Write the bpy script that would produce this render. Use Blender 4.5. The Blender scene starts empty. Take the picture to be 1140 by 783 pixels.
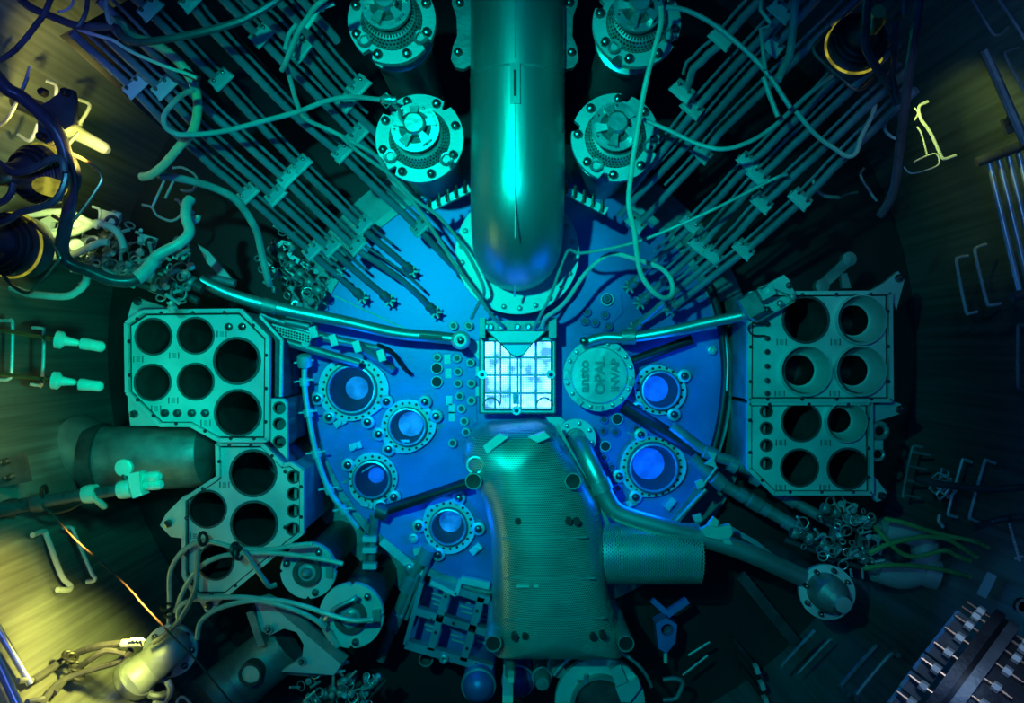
import bpy, math, random
from math import pi, sin, cos, radians
from mathutils import Vector, Matrix
from mathutils.geometry import tessellate_polygon
random.seed(7)
SC = bpy.context.scene
COL = SC.collection

# ------------------------------------------------------------------ camera
H = 6.0          # camera height over the top of the reflector vessel (z = 0)
F = 900.0        # focal length in pixels of the 1140 px wide frame
cd = bpy.data.cameras.new('camera'); cam = bpy.data.objects.new('camera', cd); COL.objects.link(cam)
cam.location = (0, 0, H); cd.sensor_width = 36; cd.lens = F / 1140 * 36; cd.clip_start = .02
SC.camera = cam
# ------------------------------------------------------------------ world
w = bpy.data.worlds.new('world'); SC.world = w; w.use_nodes = True
w.node_tree.nodes['Background'].inputs[0].default_value = (.0, .02, .25, 1)
w.node_tree.nodes['Background'].inputs[1].default_value = .7

def S(z): return (H - z) / F
def P(x, y, z=0.0):
    """the point at height z seen at pixel (x, y); a point that would lie outside the pool wall is brought up along the sight line to just inside it"""
    r = math.hypot(x - 570, y - 391.5)
    if z > -.6 and r * S(z) > 3.24: z = H - 3.24 * F / r
    return Vector(((x - 570) * S(z), (391.5 - y) * S(z), z))
def sky_light(name, kind, loc, target, energy, color, size=.3, spot=None, blend=.6):
    d = bpy.data.lights.new(name, kind); o = bpy.data.objects.new(name, d); COL.objects.link(o)
    d.energy = energy; d.color = color; o.location = loc
    if kind == 'AREA': d.shape = 'DISK'; d.size = size
    else: d.shadow_soft_size = size
    if kind == 'SPOT': d.spot_size = radians(spot); d.spot_blend = blend
    o.rotation_euler = (Vector(target) - Vector(loc)).to_track_quat('-Z', 'Y').to_euler()
    return o
# ------------------------------------------------------------------ lights
sky_light('overhead_lamp', 'SPOT', (-1.2, 1.05, 6.4), (-.1, -.1, 0), 3200, (0, 1, .50), .07, 57, 1)
sky_light('overhead_blue_fill', 'AREA', (-.3, .3, 7.2), (.1, 0, 0), 42, (0, .36, 1), .8)  # added bluish fill from above, without a fixture
sky_light('core_glow', 'POINT', P(577, 425, .42), (0, 0, 0), 7, (.0, .10, 1), .3)
sky_light('left_lamp', 'SPOT', P(92, 172, 1.55), P(22, 122, 1.1), 360, (1, .24, .035), .06, 112, .7)
sky_light('left_lamp_low', 'SPOT', P(75, 245, 1.45), P(20, 225, 1.05), 100, (1, .38, .08), .06, 105, .7)
sky_light('left_edge_fill', 'SPOT', P(70, 480, 1.5), P(0, 480, .9), 130, (1, .25, .035), .06, 62, .8)  # added warm spot for the yellow strip along the left edge
sky_light('left_wall_lamp', 'SPOT', P(172, 655, 1.5), P(84, 742, .95), 1250, (1, .235, .03), .07, 66, .6)
sky_light('left_wall_fill', 'SPOT', P(100, 590, 1.35), P(22, 655, 1.1), 420, (1, .24, .03), .07, 66, .8)  # second spot, added to lengthen the yellow band on the wall
sky_light('left_teal_fill', 'SPOT', P(200, 440, 2.9), P(78, 455, .2), 420, (0, 1, .42), .1, 48, .9)  # added spot for the teal band on the wall, no such lamp
sky_light('right_lamp', 'SPOT', P(1000, 110, 1.6), P(1074, 150, 1.1), 90, (1, .36, .045), .06, 62, .7)
sky_light('violet_fill_right', 'SPOT', P(1110, 640, 3.4), P(1075, 735, 1.8), 50, (1, .42, .5), .1, 60, .8)  # added violet spot standing in for room light on the corner flange
sky_light('violet_fill_rails', 'SPOT', P(1150, 60, 3.4), P(1125, 230, 1), 60, (1, .45, .6), .1, 65, .8)  # added violet spot that picks out the rods at the right edge
sky_light('violet_fill_left', 'SPOT', P(-10, 60, 3.6), P(28, 112, 1.6), 110, (.75, .24, 1), .1, 46, .8)  # added for the violet light on the upper left hoses, no fixture
sky_light('violet_fill_low_left', 'SPOT', P(-20, 690, 3.0), P(10, 760, 1.2), 40, (.8, .3, 1), .1, 50, .8)  # added violet light for the rails in the bottom left corner
# ------------------------------------------------------------------ exposure
vs = SC.view_settings
vs.view_transform = 'Standard'; vs.look = 'None'; vs.gamma = 1; vs.use_curve_mapping = False; vs.exposure = 0

# ------------------------------------------------------------------ materials
def mat(name, col, rough=.4, metal=.8, var=.25, scale=6, bump=.0, streak=None, bscale=40):
    m = bpy.data.materials.new(name); m.use_nodes = True
    n = m.node_tree.nodes; l = m.node_tree.links; b = n['Principled BSDF']
    tc = n.new('ShaderNodeTexCoord'); mp = n.new('ShaderNodeMapping'); l.new(tc.outputs['Object'], mp.inputs[0])
    if streak: mp.inputs['Scale'].default_value = streak
    nz = n.new('ShaderNodeTexNoise'); nz.inputs['Scale'].default_value = scale; nz.inputs['Detail'].default_value = 5
    l.new(mp.outputs[0], nz.inputs['Vector'])
    r = n.new('ShaderNodeValToRGB'); r.color_ramp.elements[0].position = .3; r.color_ramp.elements[1].position = .72
    c = Vector(col)
    r.color_ramp.elements[0].color = (*(c * (1 - var)), 1); r.color_ramp.elements[1].color = (*[min(1, x) for x in c * (1 + var * .6)], 1)
    l.new(nz.outputs['Fac'], r.inputs[0]); l.new(r.outputs[0], b.inputs['Base Color'])
    mr = n.new('ShaderNodeMapRange'); mr.inputs['To Min'].default_value = max(.05, rough - .12); mr.inputs['To Max'].default_value = rough + .12
    l.new(nz.outputs['Fac'], mr.inputs['Value']); l.new(mr.outputs[0], b.inputs['Roughness'])
    b.inputs['Metallic'].default_value = metal
    if bump:
        n2 = n.new('ShaderNodeTexNoise'); n2.inputs['Scale'].default_value = bscale; l.new(mp.outputs[0], n2.inputs['Vector'])
        bp = n.new('ShaderNodeBump'); bp.inputs['Strength'].default_value = bump; bp.inputs['Distance'].default_value = .02
        l.new(n2.outputs['Fac'], bp.inputs['Height']); l.new(bp.outputs[0], b.inputs['Normal'])
    return m
def glow(name, col, strength, mottled=0.0, scale=8):
    m = bpy.data.materials.new(name); m.use_nodes = True
    n = m.node_tree.nodes; l = m.node_tree.links; b = n['Principled BSDF']
    b.inputs['Base Color'].default_value = (*[x * .3 for x in col], 1)
    b.inputs['Emission Strength'].default_value = strength
    b.inputs['Emission Color'].default_value = (*col, 1)
    if mottled:
        tc = n.new('ShaderNodeTexCoord'); nz = n.new('ShaderNodeTexNoise'); nz.inputs['Scale'].default_value = scale
        l.new(tc.outputs['Object'], nz.inputs['Vector'])
        r = n.new('ShaderNodeValToRGB'); r.color_ramp.elements[0].position = .36; r.color_ramp.elements[1].position = .62
        r.color_ramp.elements[0].color = (*[x * (1 - mottled) for x in col], 1); r.color_ramp.elements[1].color = (*col, 1)
        l.new(nz.outputs['Fac'], r.inputs[0]); l.new(r.outputs[0], b.inputs['Emission Color'])
    return m
def perforated(name, col, pitch, hole):
    m = mat(name, col, .42, .55, .3, 3)
    n = m.node_tree.nodes; l = m.node_tree.links; b = n['Principled BSDF']; out = n['Material Output']
    tc = n.new('ShaderNodeTexCoord'); mp = n.new('ShaderNodeMapping'); l.new(tc.outputs['UV'], mp.inputs[0])
    mp.inputs['Scale'].default_value = (1 / pitch,) * 3
    sx = n.new('ShaderNodeSeparateXYZ'); l.new(mp.outputs[0], sx.inputs[0])
    def M(op, a, bb=None, c=None):
        q = n.new('ShaderNodeMath'); q.operation = op
        for i, v in enumerate((a, bb, c)):
            if v is None: continue
            if isinstance(v, (int, float)): q.inputs[i].default_value = v
            else: l.new(v, q.inputs[i])
        return q.outputs[0]
    row = M('FLOOR', sx.outputs[1]); odd = M('MODULO', row, 2.0)
    xs = M('ADD', sx.outputs[0], M('MULTIPLY', odd, .5))
    fx = M('SUBTRACT', M('FRACT', xs), .5); fy = M('SUBTRACT', M('FRACT', sx.outputs[1]), .5)
    d = M('ADD', M('MULTIPLY', fx, fx), M('MULTIPLY', fy, fy))
    isin = M('LESS_THAN', d, hole * hole)
    tr = n.new('ShaderNodeBsdfTransparent'); mx = n.new('ShaderNodeMixShader')
    l.new(isin, mx.inputs[0]); l.new(b.outputs[0], mx.inputs[1]); l.new(tr.outputs[0], mx.inputs[2]); l.new(mx.outputs[0], out.inputs[0])
    return m
M = dict(
    steel=mat('brushed_steel', (.62, .63, .62), .36, .75, .22, 5, .08),
    satin=mat('satin_steel_plate', (.66, .68, .67), .5, .35, .2, 4, .1, bscale=60),
    dull=mat('dull_steel', (.33, .35, .35), .5, .55, .35, 7, .15),
    darkst=mat('dark_steel', (.10, .105, .11), .5, .5, .4, 8, .15),
    black=mat('black_rubber', (.018, .018, .02), .45, 0, .3, 9),
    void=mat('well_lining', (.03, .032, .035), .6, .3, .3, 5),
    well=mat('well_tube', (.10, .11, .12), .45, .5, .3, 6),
    pipe=mat('pipe_steel', (.58, .60, .58), .40, .8, .22, 2.0, .04, (1, .15, 1)),
    vessel=mat('vessel_plate_glow_tint', (.12, .22, .60), .42, .3, .45, 1.6, .05),  # blue of the core and well glow is put into this base colour
    floor=mat('pool_floor', (.018, .018, .02), .5, .1, .4, 1.2),
    wall=mat('pool_wall', (.36, .35, .32), .34, .55, .35, 5, .06, (5, 5, .12)),
    tube=mat('guide_tube', (.33, .40, .46), .4, .5, .3, 3, .12, bscale=14),
    bolt=mat('bolt_steel', (.16, .17, .17), .25, .85, .3, 20),
    pale=mat('pale_cable', (.62, .64, .58), .42, .05, .2, 8, .1),
    hose=mat('yellow_green_hose', (.58, .66, .40), .4, .05, .2, 8, .1),
    green=mat('green_cable_sheath', (.12, .46, .14), .45, .05, .3, 9, .1),
    amberglow=glow('amber_reflection_glow', (1, .30, .02), 2.2, .7, 14),  # lamp light reflected in the housing, given as emission
    grey=mat('grey_cable', (.42, .44, .43), .42, .1, .25, 9, .1),
    dark=mat('dark_hose', (.085, .085, .10), .3, .1, .4, 9, .05),
    ivory=mat('ivory_plastic', (.72, .72, .64), .4, .05, .12, 6),
    brass=mat('brass', (.62, .40, .14), .3, .9, .25, 8),
    copper=mat('copper_rod', (.55, .33, .22), .35, .85, .25, 12),
    lid=mat('lid_steel', (.74, .76, .72), .42, .45, .3, 5, .12, bscale=18),
    brown=mat('brown_rope', (.06, .022, .014), .6, 0, .3, 30),
    amber=mat('amber_glass', (.75, .42, .08), .2, .2, .2, 8),
    gauge=perforated('perforated_sheet', (.56, .60, .56), .0125, .32),
    basket=perforated('woven_wire_basket', (.5, .52, .5), .02, .33),
    core=glow('cherenkov_fuel_glow', (.50, .58, 1), 14, .86, 9),
    cell=glow('cherenkov_tube_glow', (.01, .20, 1), .95, .5, 9),
    cellw=glow('cherenkov_pale_tube_glow', (.03, .45, 1), 1.0, .75, 9),
)

# ------------------------------------------------------------------ mesh builder
def smooth_path(pts, k=6):
    if len(pts) < 3: return [Vector(p) for p in pts]
    p = [Vector(pts[0]) * 2 - Vector(pts[1])] + [Vector(q) for q in pts] + [Vector(pts[-1]) * 2 - Vector(pts[-2])]
    out = []
    for i in range(1, len(p) - 2):
        a, b, c, d = p[i - 1:i + 3]
        for j in range(k):
            t = j / k
            out.append(.5 * (2 * b + (c - a) * t + (2 * a - 5 * b + 4 * c - d) * t * t + (3 * b - a - 3 * c + d) * t ** 3))
    out.append(p[-2]); return out
def basis(d):
    d = Vector(d).normalized(); u = d.orthogonal().normalized() if abs(d.z) < .999 else Vector((1, 0, 0))
    return u, d.cross(u).normalized(), d
class MB:
    def __init__(s): s.v = []; s.f = []
    def add(s, vs, fs):
        k = len(s.v); s.v += [Vector(q) for q in vs]; s.f += [[i + k for i in f] for f in fs]; return s
    def loops(s, rings, closed=False, cap0=True, cap1=True):
        n = len(rings[0]); vs = [q for r in rings for q in r]; fs = []
        m = len(rings)
        for i in range(m if closed else m - 1):
            a, b = i * n, ((i + 1) % m) * n
            for j in range(n): fs.append([a + j, a + (j + 1) % n, b + (j + 1) % n, b + j])
        if not closed:
            if cap0: fs.append(list(range(n))[::-1])
            if cap1: fs.append([(m - 1) * n + j for j in range(n)])
        return s.add(vs, fs)
    def tube(s, pts, r, n=10, cap=True, closed=False):
        pts = [Vector(p) for p in pts]; m = len(pts)
        rr = list(r) if isinstance(r, (list, tuple)) else [r] * m
        rings = []; u = None
        for i in range(m):
            if closed: d = pts[(i + 1) % m] - pts[i - 1]
            else: d = pts[min(i + 1, m - 1)] - pts[max(i - 1, 0)]
            if d.length < 1e-9: d = Vector((0, 0, 1))
            d.normalize()
            u = basis(d)[0] if u is None else (u - d * u.dot(d)).normalized()
            v = d.cross(u)
            rings.append([pts[i] + (u * cos(2 * pi * j / n) + v * sin(2 * pi * j / n)) * rr[i] for j in range(n)])
        return s.loops(rings, closed, cap, cap)
    def lathe(s, prof, c, axis=(0, 0, 1), n=32, cap0=True, cap1=True):
        u, v, d = basis(axis); c = Vector(c)
        return s.loops([[c + d * z + (u * cos(2 * pi * j / n) + v * sin(2 * pi * j / n)) * max(r, 1e-4) for j in range(n)] for r, z in prof], False, cap0, cap1)
    def cyl(s, a, b, r, n=16, r2=None):
        return s.tube([a, b], [r, r if r2 is None else r2], n)
    def ring(s, c, r0, r1, z0, z1, n=32, axis=(0, 0, 1)):
        u, v, d = basis(axis); c = Vector(c)
        return s.loops([[c + d * z + (u * cos(2 * pi * j / n) + v * sin(2 * pi * j / n)) * r for j in range(n)] for r, z in ((r0, z0), (r1, z0), (r1, z1), (r0, z1))], True)
    def torus(s, c, R, r, axis=(0, 0, 1), n=24, m=8, a0=0, a1=2 * pi):
        u, v, d = basis(axis); c = Vector(c); full = abs(a1 - a0 - 2 * pi) < 1e-6
        k = n if full else n + 1
        return s.tube([c + (u * cos(a0 + (a1 - a0) * j / n) + v * sin(a0 + (a1 - a0) * j / n)) * R for j in range(k)], r, m, not full, full)
    def plate(s, outer, z0, z1, holes=()):
        loops = [[(q[0], q[1]) for q in outer]] + [[(q[0], q[1]) for q in h] for h in holes]
        tris = tessellate_polygon([[Vector((x, y, 0)) for x, y in lp] for lp in loops])
        flat = [q for lp in loops for q in lp]; N = len(flat)
        vs = [Vector((x, y, z1)) for x, y in flat] + [Vector((x, y, z0)) for x, y in flat]
        fs = []
        for t in tris:
            a, b, c = [Vector((*flat[i], 0)) for i in t]
            t = list(t)
            if (b - a).cross(c - a).z < 0: t = t[::-1]
            fs.append(t); fs.append([i + N for i in t][::-1])
        k = 0
        for li, lp in enumerate(loops):
            m = len(lp); area = sum(lp[i][0] * lp[(i + 1) % m][1] - lp[(i + 1) % m][0] * lp[i][1] for i in range(m))
            for i in range(m):
                a, b = k + i, k + (i + 1) % m
                q = [a, a + N, b + N, b]
                if (area < 0) != (li > 0): q = q[::-1]
                fs.append(q)
            k += m
        return s.add(vs, fs)
    def box(s, c, sx, sy, sz, rz=0):
        c = Vector(c); R = Matrix.Rotation(rz, 3, 'Z'); h = Vector((sx, sy, sz)) / 2
        vs = [c + R @ Vector((x * h.x, y * h.y, z * h.z)) for x in (-1, 1) for y in (-1, 1) for z in (-1, 1)]
        return s.add(vs, [[0, 1, 3, 2], [4, 6, 7, 5], [0, 4, 5, 1], [2, 3, 7, 6], [0, 2, 6, 4], [1, 5, 7, 3]])
    def bar(s, a, b, wd, ht, up=(0, 0, 1)):
        a, b = Vector(a), Vector(b); d = (b - a).normalized(); u = Vector(up)
        sd = d.cross(u)
        if sd.length < 1e-4: sd = d.orthogonal()
        sd.normalize(); u = sd.cross(d); o = [sd * wd / 2 * i + u * ht / 2 * j for i, j in ((-1, -1), (1, -1), (1, 1), (-1, 1))]
        return s.loops([[a + q for q in o], [b + q for q in o]])
    def bolt(s, c, r, h, axis=(0, 0, 1), n=8):
        return s.lathe([(r, 0), (r, h * .55), (r * .72, h * .9), (r * .25, h)], c, axis, n)
ORG = {}
JOIN = {'fold_groove', 'number_mark', 'star_handle', 'handle_mark', 'edge_strip', 'cable_strand', 'perforated_hood', 'lettering', 'end_connector', 'wire_loop', 'plug_frame', 'corner_frame'}
TINY = {'screw_hole_ring', 'rim_screw', 'strip_hole', 'cell_mark', 'rivet'}
def islands(mb):
    par = list(range(len(mb.v)))
    def find(i):
        while par[i] != i: par[i] = par[par[i]]; i = par[i]
        return i
    for f in mb.f:
        r = find(f[0])
        for i in f[1:]: par[find(i)] = r
    g = {}
    for f in mb.f: g.setdefault(find(f[0]), []).append(f)
    return list(g.values())
def build(name, mb, m, parent=None, kind=None, flat=False, uv=None):
    if parent and not kind and name in TINY: kind = 'stuff'
    if parent and not kind and name not in JOIN:
        g = islands(mb)
        if len(g) > 1:
            for fs in g:
                ids = sorted({i for f in fs for i in f}); mp = {i: k for k, i in enumerate(ids)}
                q = MB(); q.v = [mb.v[i] for i in ids]; q.f = [[mp[i] for i in f] for f in fs]
                o = build1(name, q, m, parent, None, flat, uv)
            return o
    return build1(name, mb, m, parent, kind, flat, uv)
def build1(name, mb, m, parent=None, kind=None, flat=False, uv=None):
    me = bpy.data.meshes.new(name); o0 = ORG.get(parent.name, Vector()) if parent else Vector()
    if not parent and not kind and mb.v:                    # a one-mesh thing: origin at its base
        xs = [q.x for q in mb.v]; ys = [q.y for q in mb.v]; o0 = Vector(((min(xs) + max(xs)) / 2, (min(ys) + max(ys)) / 2, min(q.z for q in mb.v)))
    me.from_pydata([q - o0 for q in mb.v], [], mb.f); me.validate()
    if uv:
        lay = me.uv_layers.new(name='UVMap')
        for lp in me.loops: lay.data[lp.index].uv = uv(mb.v[lp.vertex_index])
    if not flat:
        me.shade_smooth(); me.set_sharp_from_angle(angle=radians(38))
    me.materials.append(M[m] if isinstance(m, str) else m)
    o = bpy.data.objects.new(name, me); COL.objects.link(o)
    if parent: o.parent = parent; ORG[o.name] = o0
    else: o.location = o0; ORG[o.name] = o0
    if kind: o['kind'] = kind
    return o
def tag(o, label, cat, group=None):
    o['label'] = label; o['category'] = cat
    if group: o['group'] = group
    return o
def thing(name, label, cat, loc, group=None):
    o = bpy.data.objects.new(name, None); COL.objects.link(o); o.location = loc; o.empty_display_size = .05
    ORG[o.name] = Vector(loc); return tag(o, label, cat, group)
def circ(x, y, r, z, n=28, a0=0):
    return [P(x + r * cos(2 * pi * j / n + a0), y + r * sin(2 * pi * j / n + a0), z) for j in range(n)]
def poly(pts, z): return [P(x, y, z) for x, y in pts]
def bolts(parent, x, y, r, z, count, br, h=None, a0=0, m='bolt', name='bolt'):
    locs = [P(x + r * cos(a0 + 2 * pi * k / count), y + r * sin(a0 + 2 * pi * k / count), z) for k in range(count)]
    pieces(name, MB().bolt((0, 0, 0), br * S(z), (h or br * .9 * S(z))), m, parent, locs)
def part_copies(name, mb, m, parent, locs, rots=None):
    """alike pieces of one thing sharing mesh data; locs are world points"""
    me = None
    for i, c in enumerate(locs):
        if me is None: o = build(name, mb, m, parent); me = o.data
        else: o = bpy.data.objects.new(name, me); COL.objects.link(o); o.parent = parent; ORG[o.name] = ORG[parent.name]
        o.location = Vector(c)      # mb is built around (0,0,0) minus the parent's origin, see local()
        if rots: o.rotation_euler = rots[i]
def pieces(name, mb, m, parent, locs, rots=None):
    mb2 = MB(); mb2.v = [q + ORG[parent.name] for q in mb.v]; mb2.f = mb.f
    part_copies(name, mb2, m, parent, [Vector(c) - ORG[parent.name] for c in locs], rots)
def copy_tree(o, parent=None):
    c = o.copy(); COL.objects.link(c); c.parent = parent
    ORG[c.name] = ORG.get(o.name, Vector())
    for ch in list(o.children): copy_tree(ch, c)
    return c
def path(spec, z=None):
    """[(px, py, z)] or [(px, py)] with z=(z0, z1) spread along"""
    n = len(spec)
    if len(spec[0]) == 3: return [P(*q) for q in spec]
    z0, z1 = z if isinstance(z, tuple) else (z, z)
    return [P(q[0], q[1], z0 + (z1 - z0) * i / (n - 1)) for i, q in enumerate(spec)]

# ================================================================== SETTING
R, ZF, ZT = 3.3, -.6, 7.6
build('floor', MB().lathe([(R + .02, ZF - .1), (R + .02, ZF), (.01, ZF)], (0, 0, 0), n=96), 'floor', kind='structure')
wm = MB(); wm.lathe([(R, ZF - .05), (R, ZT), (R + .12, ZT), (R + .12, ZF - .05)], (0, 0, 0), n=128, cap0=False, cap1=False)
build('wall_pool', wm, 'wall', kind='structure')
# the water: only absorbs light, red first, so near things stay warm and deep things turn blue
wt = bpy.data.materials.new('pool_water'); wt.use_nodes = True
nt = wt.node_tree; nt.nodes.remove(nt.nodes['Principled BSDF'])
va = nt.nodes.new('ShaderNodeVolumeAbsorption'); va.inputs['Color'].default_value = (.36, .80, .88, 1); va.inputs['Density'].default_value = .5
nt.links.new(va.outputs[0], nt.nodes['Material Output'].inputs['Volume'])
M['water'] = wt
build('pool_water', MB().lathe([(R + .06, ZF - .05), (R + .06, ZT - .05)], (0, 0, 0), n=128), 'water', kind='structure')

# ================================================================== REFLECTOR VESSEL
VX, VY, VR = 577, 425, 232
WELLS = [  # px, py, plate radius, rim radius, throat radius, glow material, label
    (394, 433, 37, 24.5, 13, 'cellw'), (455, 474, 30, 19, 14, 'cellw'), (416, 532, 28, 19, 9, 'cell'),
    (500, 584, 30, 18.5, 12.5, 'cellw'), (733, 434, 28, 19.5, 14.5, 'cell'), (725, 519, 35, 25, 18, 'cell')]
ves = thing('reflector_vessel', 'wide round blue-lit vessel top plate on the pool floor around the glowing core', 'vessel', P(VX, VY, ZF))
holes = [circ(x, y, r1 - .5, 0, 28) for x, y, r0, r1, r2, g in WELLS] + [poly([(538, 372), (538, 456), (616, 456), (616, 372)], 0)]
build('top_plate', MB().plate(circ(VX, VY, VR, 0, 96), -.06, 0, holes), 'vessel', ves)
c0 = P(VX, VY, 0); rv = VR * S(0)
build('outer_lip', MB().ring(c0, rv - .02, rv + .035, -.09, .025, 96), 'dull', ves)
build('side_wall', MB().lathe([(rv - .03, ZF), (rv - .03, -.06)], (c0.x, c0.y, 0), n=96, cap0=False, cap1=False), 'dull', ves)
build('base_ring', MB().ring((c0.x, c0.y, 0), rv + .02, rv + .38, ZF, ZF + .12, 96), 'dull', ves)
# seams of the top plate
sm = MB()
for a in (25, 150, 205, 262, 335):
    a = radians(a); sm.bar(P(VX + 95 * cos(a), VY + 95 * sin(a), .002), P(VX + 226 * cos(a), VY + 226 * sin(a), .002), .012, .006)
build('weld_seam', sm, 'dull', ves)
def collar(x, y, r0, r1, r2, g, lugs, shape):
    s0 = S(0); c = P(x, y, 0)
    pts = []
    for j in range(40):
        a = 2 * pi * j / 40; rr = r0 * (1 + .05 * cos(2 * a + shape) + .03 * cos(3 * a))
        pts.append(P(x + rr * cos(a), y + rr * sin(a), 0))
    fl = build('collar_flange', MB().plate(pts, 0, .055, [circ(x, y, r1 * 1.12, 0, 28)]), 'satin', ves)
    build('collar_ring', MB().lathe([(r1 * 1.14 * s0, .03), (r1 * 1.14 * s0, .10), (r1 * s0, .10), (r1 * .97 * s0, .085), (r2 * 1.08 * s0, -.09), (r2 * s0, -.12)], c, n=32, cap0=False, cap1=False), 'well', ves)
    build('glowing_tube_bottom', MB().lathe([(r2 * 1.02 * s0, -.12), (.01, -.119)], c, n=28), g, ves)
    rm = build('collar_rim', MB().torus(c + Vector((0, 0, .1)), r1 * 1.03 * s0, .009, n=32, m=6), 'steel', ves)
    hm = MB(); hr = (r0 + r1 * 1.12) / 2 * s0; k = int(2 * pi * hr / .05)
    for j in range(k):
        a = 2 * pi * j / k; hm.lathe([(.011, 0), (.011, .004)], c + Vector((hr * cos(a), hr * sin(a), .0535)), n=6)
    build('screw_hole_ring', hm, 'black', fl)
    sky_light('tube_glow', 'POINT', c + Vector((0, 0, .28)), (0, 0, 0), 6.5 * (r2 / 14) ** 2, (.0, .14, 1), r2 * s0)
    for a in lugs:
        a = radians(a); q = P(x + (r0 + 3) * cos(a), y + (r0 + 3) * sin(a), 0)
        lg = build('lug', MB().lathe([(.05, 0), (.05, .06), (.042, .065), (.01, .065)], q, n=14), 'satin', ves)
        build('bolt', MB().bolt(q + Vector((0, 0, .065)), .028, .035), 'bolt', lg)
for i, wl in enumerate(WELLS):
    collar(*wl, [(20, 65, 130, 165), (-55, -20, 130, 165), (40, -150, 75), (5, 110, -70, 180), (-30, 60, 140), (120, -110, 165)][i], i * 1.3)
# small rig plugs in the vessel top, drilled into two raised base plates
def plugs(lst, r, m='satin'):
    for x, y in lst:
        c = P(x, y, .02); q = r * S(0)
        p = build('rig_plug', MB().lathe([(q, 0), (q, .03), (q * .82, .036), (q * .62, .036), (q * .55, .012), (q * .2, .012), (q * .15, .03), (.002, .03)], c, n=14), m, ves)
        build('plug_core', MB().lathe([(q * .5, .01), (q * .5, .038), (.003, .038)], c, n=12), 'darkst', p)
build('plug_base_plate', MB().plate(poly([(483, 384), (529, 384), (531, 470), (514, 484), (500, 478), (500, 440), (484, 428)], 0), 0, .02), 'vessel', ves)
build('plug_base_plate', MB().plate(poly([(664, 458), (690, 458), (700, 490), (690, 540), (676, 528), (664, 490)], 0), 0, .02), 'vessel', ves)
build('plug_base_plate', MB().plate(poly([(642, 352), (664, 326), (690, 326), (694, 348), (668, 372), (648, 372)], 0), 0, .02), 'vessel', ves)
plugs([(509, 399), (510, 414), (510, 427), (512, 441), (514, 455), (517, 469), (524, 404), (525, 427), (525, 446), (519, 481), (505, 363), (522, 363), (487, 398), (504, 493)], 5.2)
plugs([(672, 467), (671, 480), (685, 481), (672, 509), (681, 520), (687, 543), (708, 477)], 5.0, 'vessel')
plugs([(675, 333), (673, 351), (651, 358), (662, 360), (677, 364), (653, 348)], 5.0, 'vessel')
for x, y, r in ((487, 410, 6.5), (487, 425, 6.5), (675, 334, 7), (686, 466, 6.5), (673, 496, 6)):
    c = P(x, y, 0); q = r * S(0)
    t = build('open_rig_tube', MB().lathe([(q, 0), (q, .06), (q * .85, .06), (q * .8, .01), (.002, .01)], c, n=18), 'satin', ves)
    build('tube_opening', MB().lathe([(q * .84, .0), (q * .84, .055), (.002, .055)], c, n=18), 'void', t)
tagm = MB()
for x, y in ((498, 400), (499, 416), (500, 446), (503, 455), (503, 464), (533, 414), (533, 436), (668, 446), (700, 505)):
    tagm.box(P(x, y, .024), .045, .07, .008)
build('number_plate', tagm, 'satin', ves)
rmk = MB()
for x, y, a in ((397, 496, .3), (450, 493, 0), (410, 560, -.3), (380, 470, .5), (745, 560, .9), (700, 560, .4), (468, 612, .2), (530, 610, .7)):
    q = P(x, y, 0); rmk.box(q + Vector((0, 0, .025)), .09, .05, .05, a); rmk.lathe([(.018, 0), (.018, .03)], q + Vector((0, 0, .05)), n=8)
build('clamp_block', rmk, 'satin', ves)

# ================================================================== CORE
ZC = .24
core = thing('reactor_core', 'square core box with glowing white-blue fuel cells under a steel grid frame', 'reactor core', P(577, 412, ZF))
def frame(x0, y0, x1, y1, wpx, z, h):
    return MB().plate(poly([(x0, y0), (x1, y0), (x1, y1), (x0, y1)], z), z - h, z, [poly([(x0 + wpx, y0 + wpx), (x0 + wpx, y1 - wpx), (x1 - wpx, y1 - wpx), (x1 - wpx, y0 + wpx)], z)])
build('frame', frame(534, 376, 618, 460, 4.5, ZC, .07), 'satin', core)
sk = MB(); zs = (ZC - .07, -.58)
q = [poly([(537, 379), (615, 379), (615, 457), (537, 457)], .2)]
sk.loops([[Vector((p.x, p.y, z)) for p in q[0]] for z in zs], cap0=False, cap1=False)
build('box_wall', sk, 'dull', core)
# grid bars of the frame
for x in (551, 568, 580, 597):
    build('grid_bar', MB().bar(P(x, 380, ZC - .01), P(x, 457, ZC - .01), .014, .02), 'dull', core)
for y in (398, 418, 438):
    build('grid_bar', MB().bar(P(538, y, ZC - .012), P(615, y, ZC - .012), .014, .02), 'dull', core)
wm = MB()
for i in range(1, 38): wm.bar(P(538 + i * 2.03, 380, ZC - .05), P(538 + i * 2.03, 457, ZC - .05), .003, .003)
for i in range(1, 38): wm.bar(P(538, 380 + i * 2.03, ZC - .054), P(615, 380 + i * 2.03, ZC - .054), .003, .003)
build('wire_screen', wm, 'dull', core, kind='stuff')
zc2 = -.12; L0 = 520 / 900
for i in range(4):
    for j in range(4):
        x = 547.5 + i * 19.3; y = 389 + j * 19.3
        build('fuel_assembly', MB().box(P(x, y, zc2 - .2), 17.4 * S(zc2), 17.4 * S(zc2), .4), 'core', core)
build('corner_trim', MB().torus(P(547, 452, ZC + .01), 9 * S(ZC), .006, n=14, a0=0, a1=pi).torus(P(606, 452, ZC + .01), 9 * S(ZC), .006, n=14, a0=0, a1=pi), 'dull', core)
build('number_plate', MB().box(P(574.5, 444, ZC + .005), 7 * S(ZC), 12 * S(ZC), .015), 'dull', core)
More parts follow.
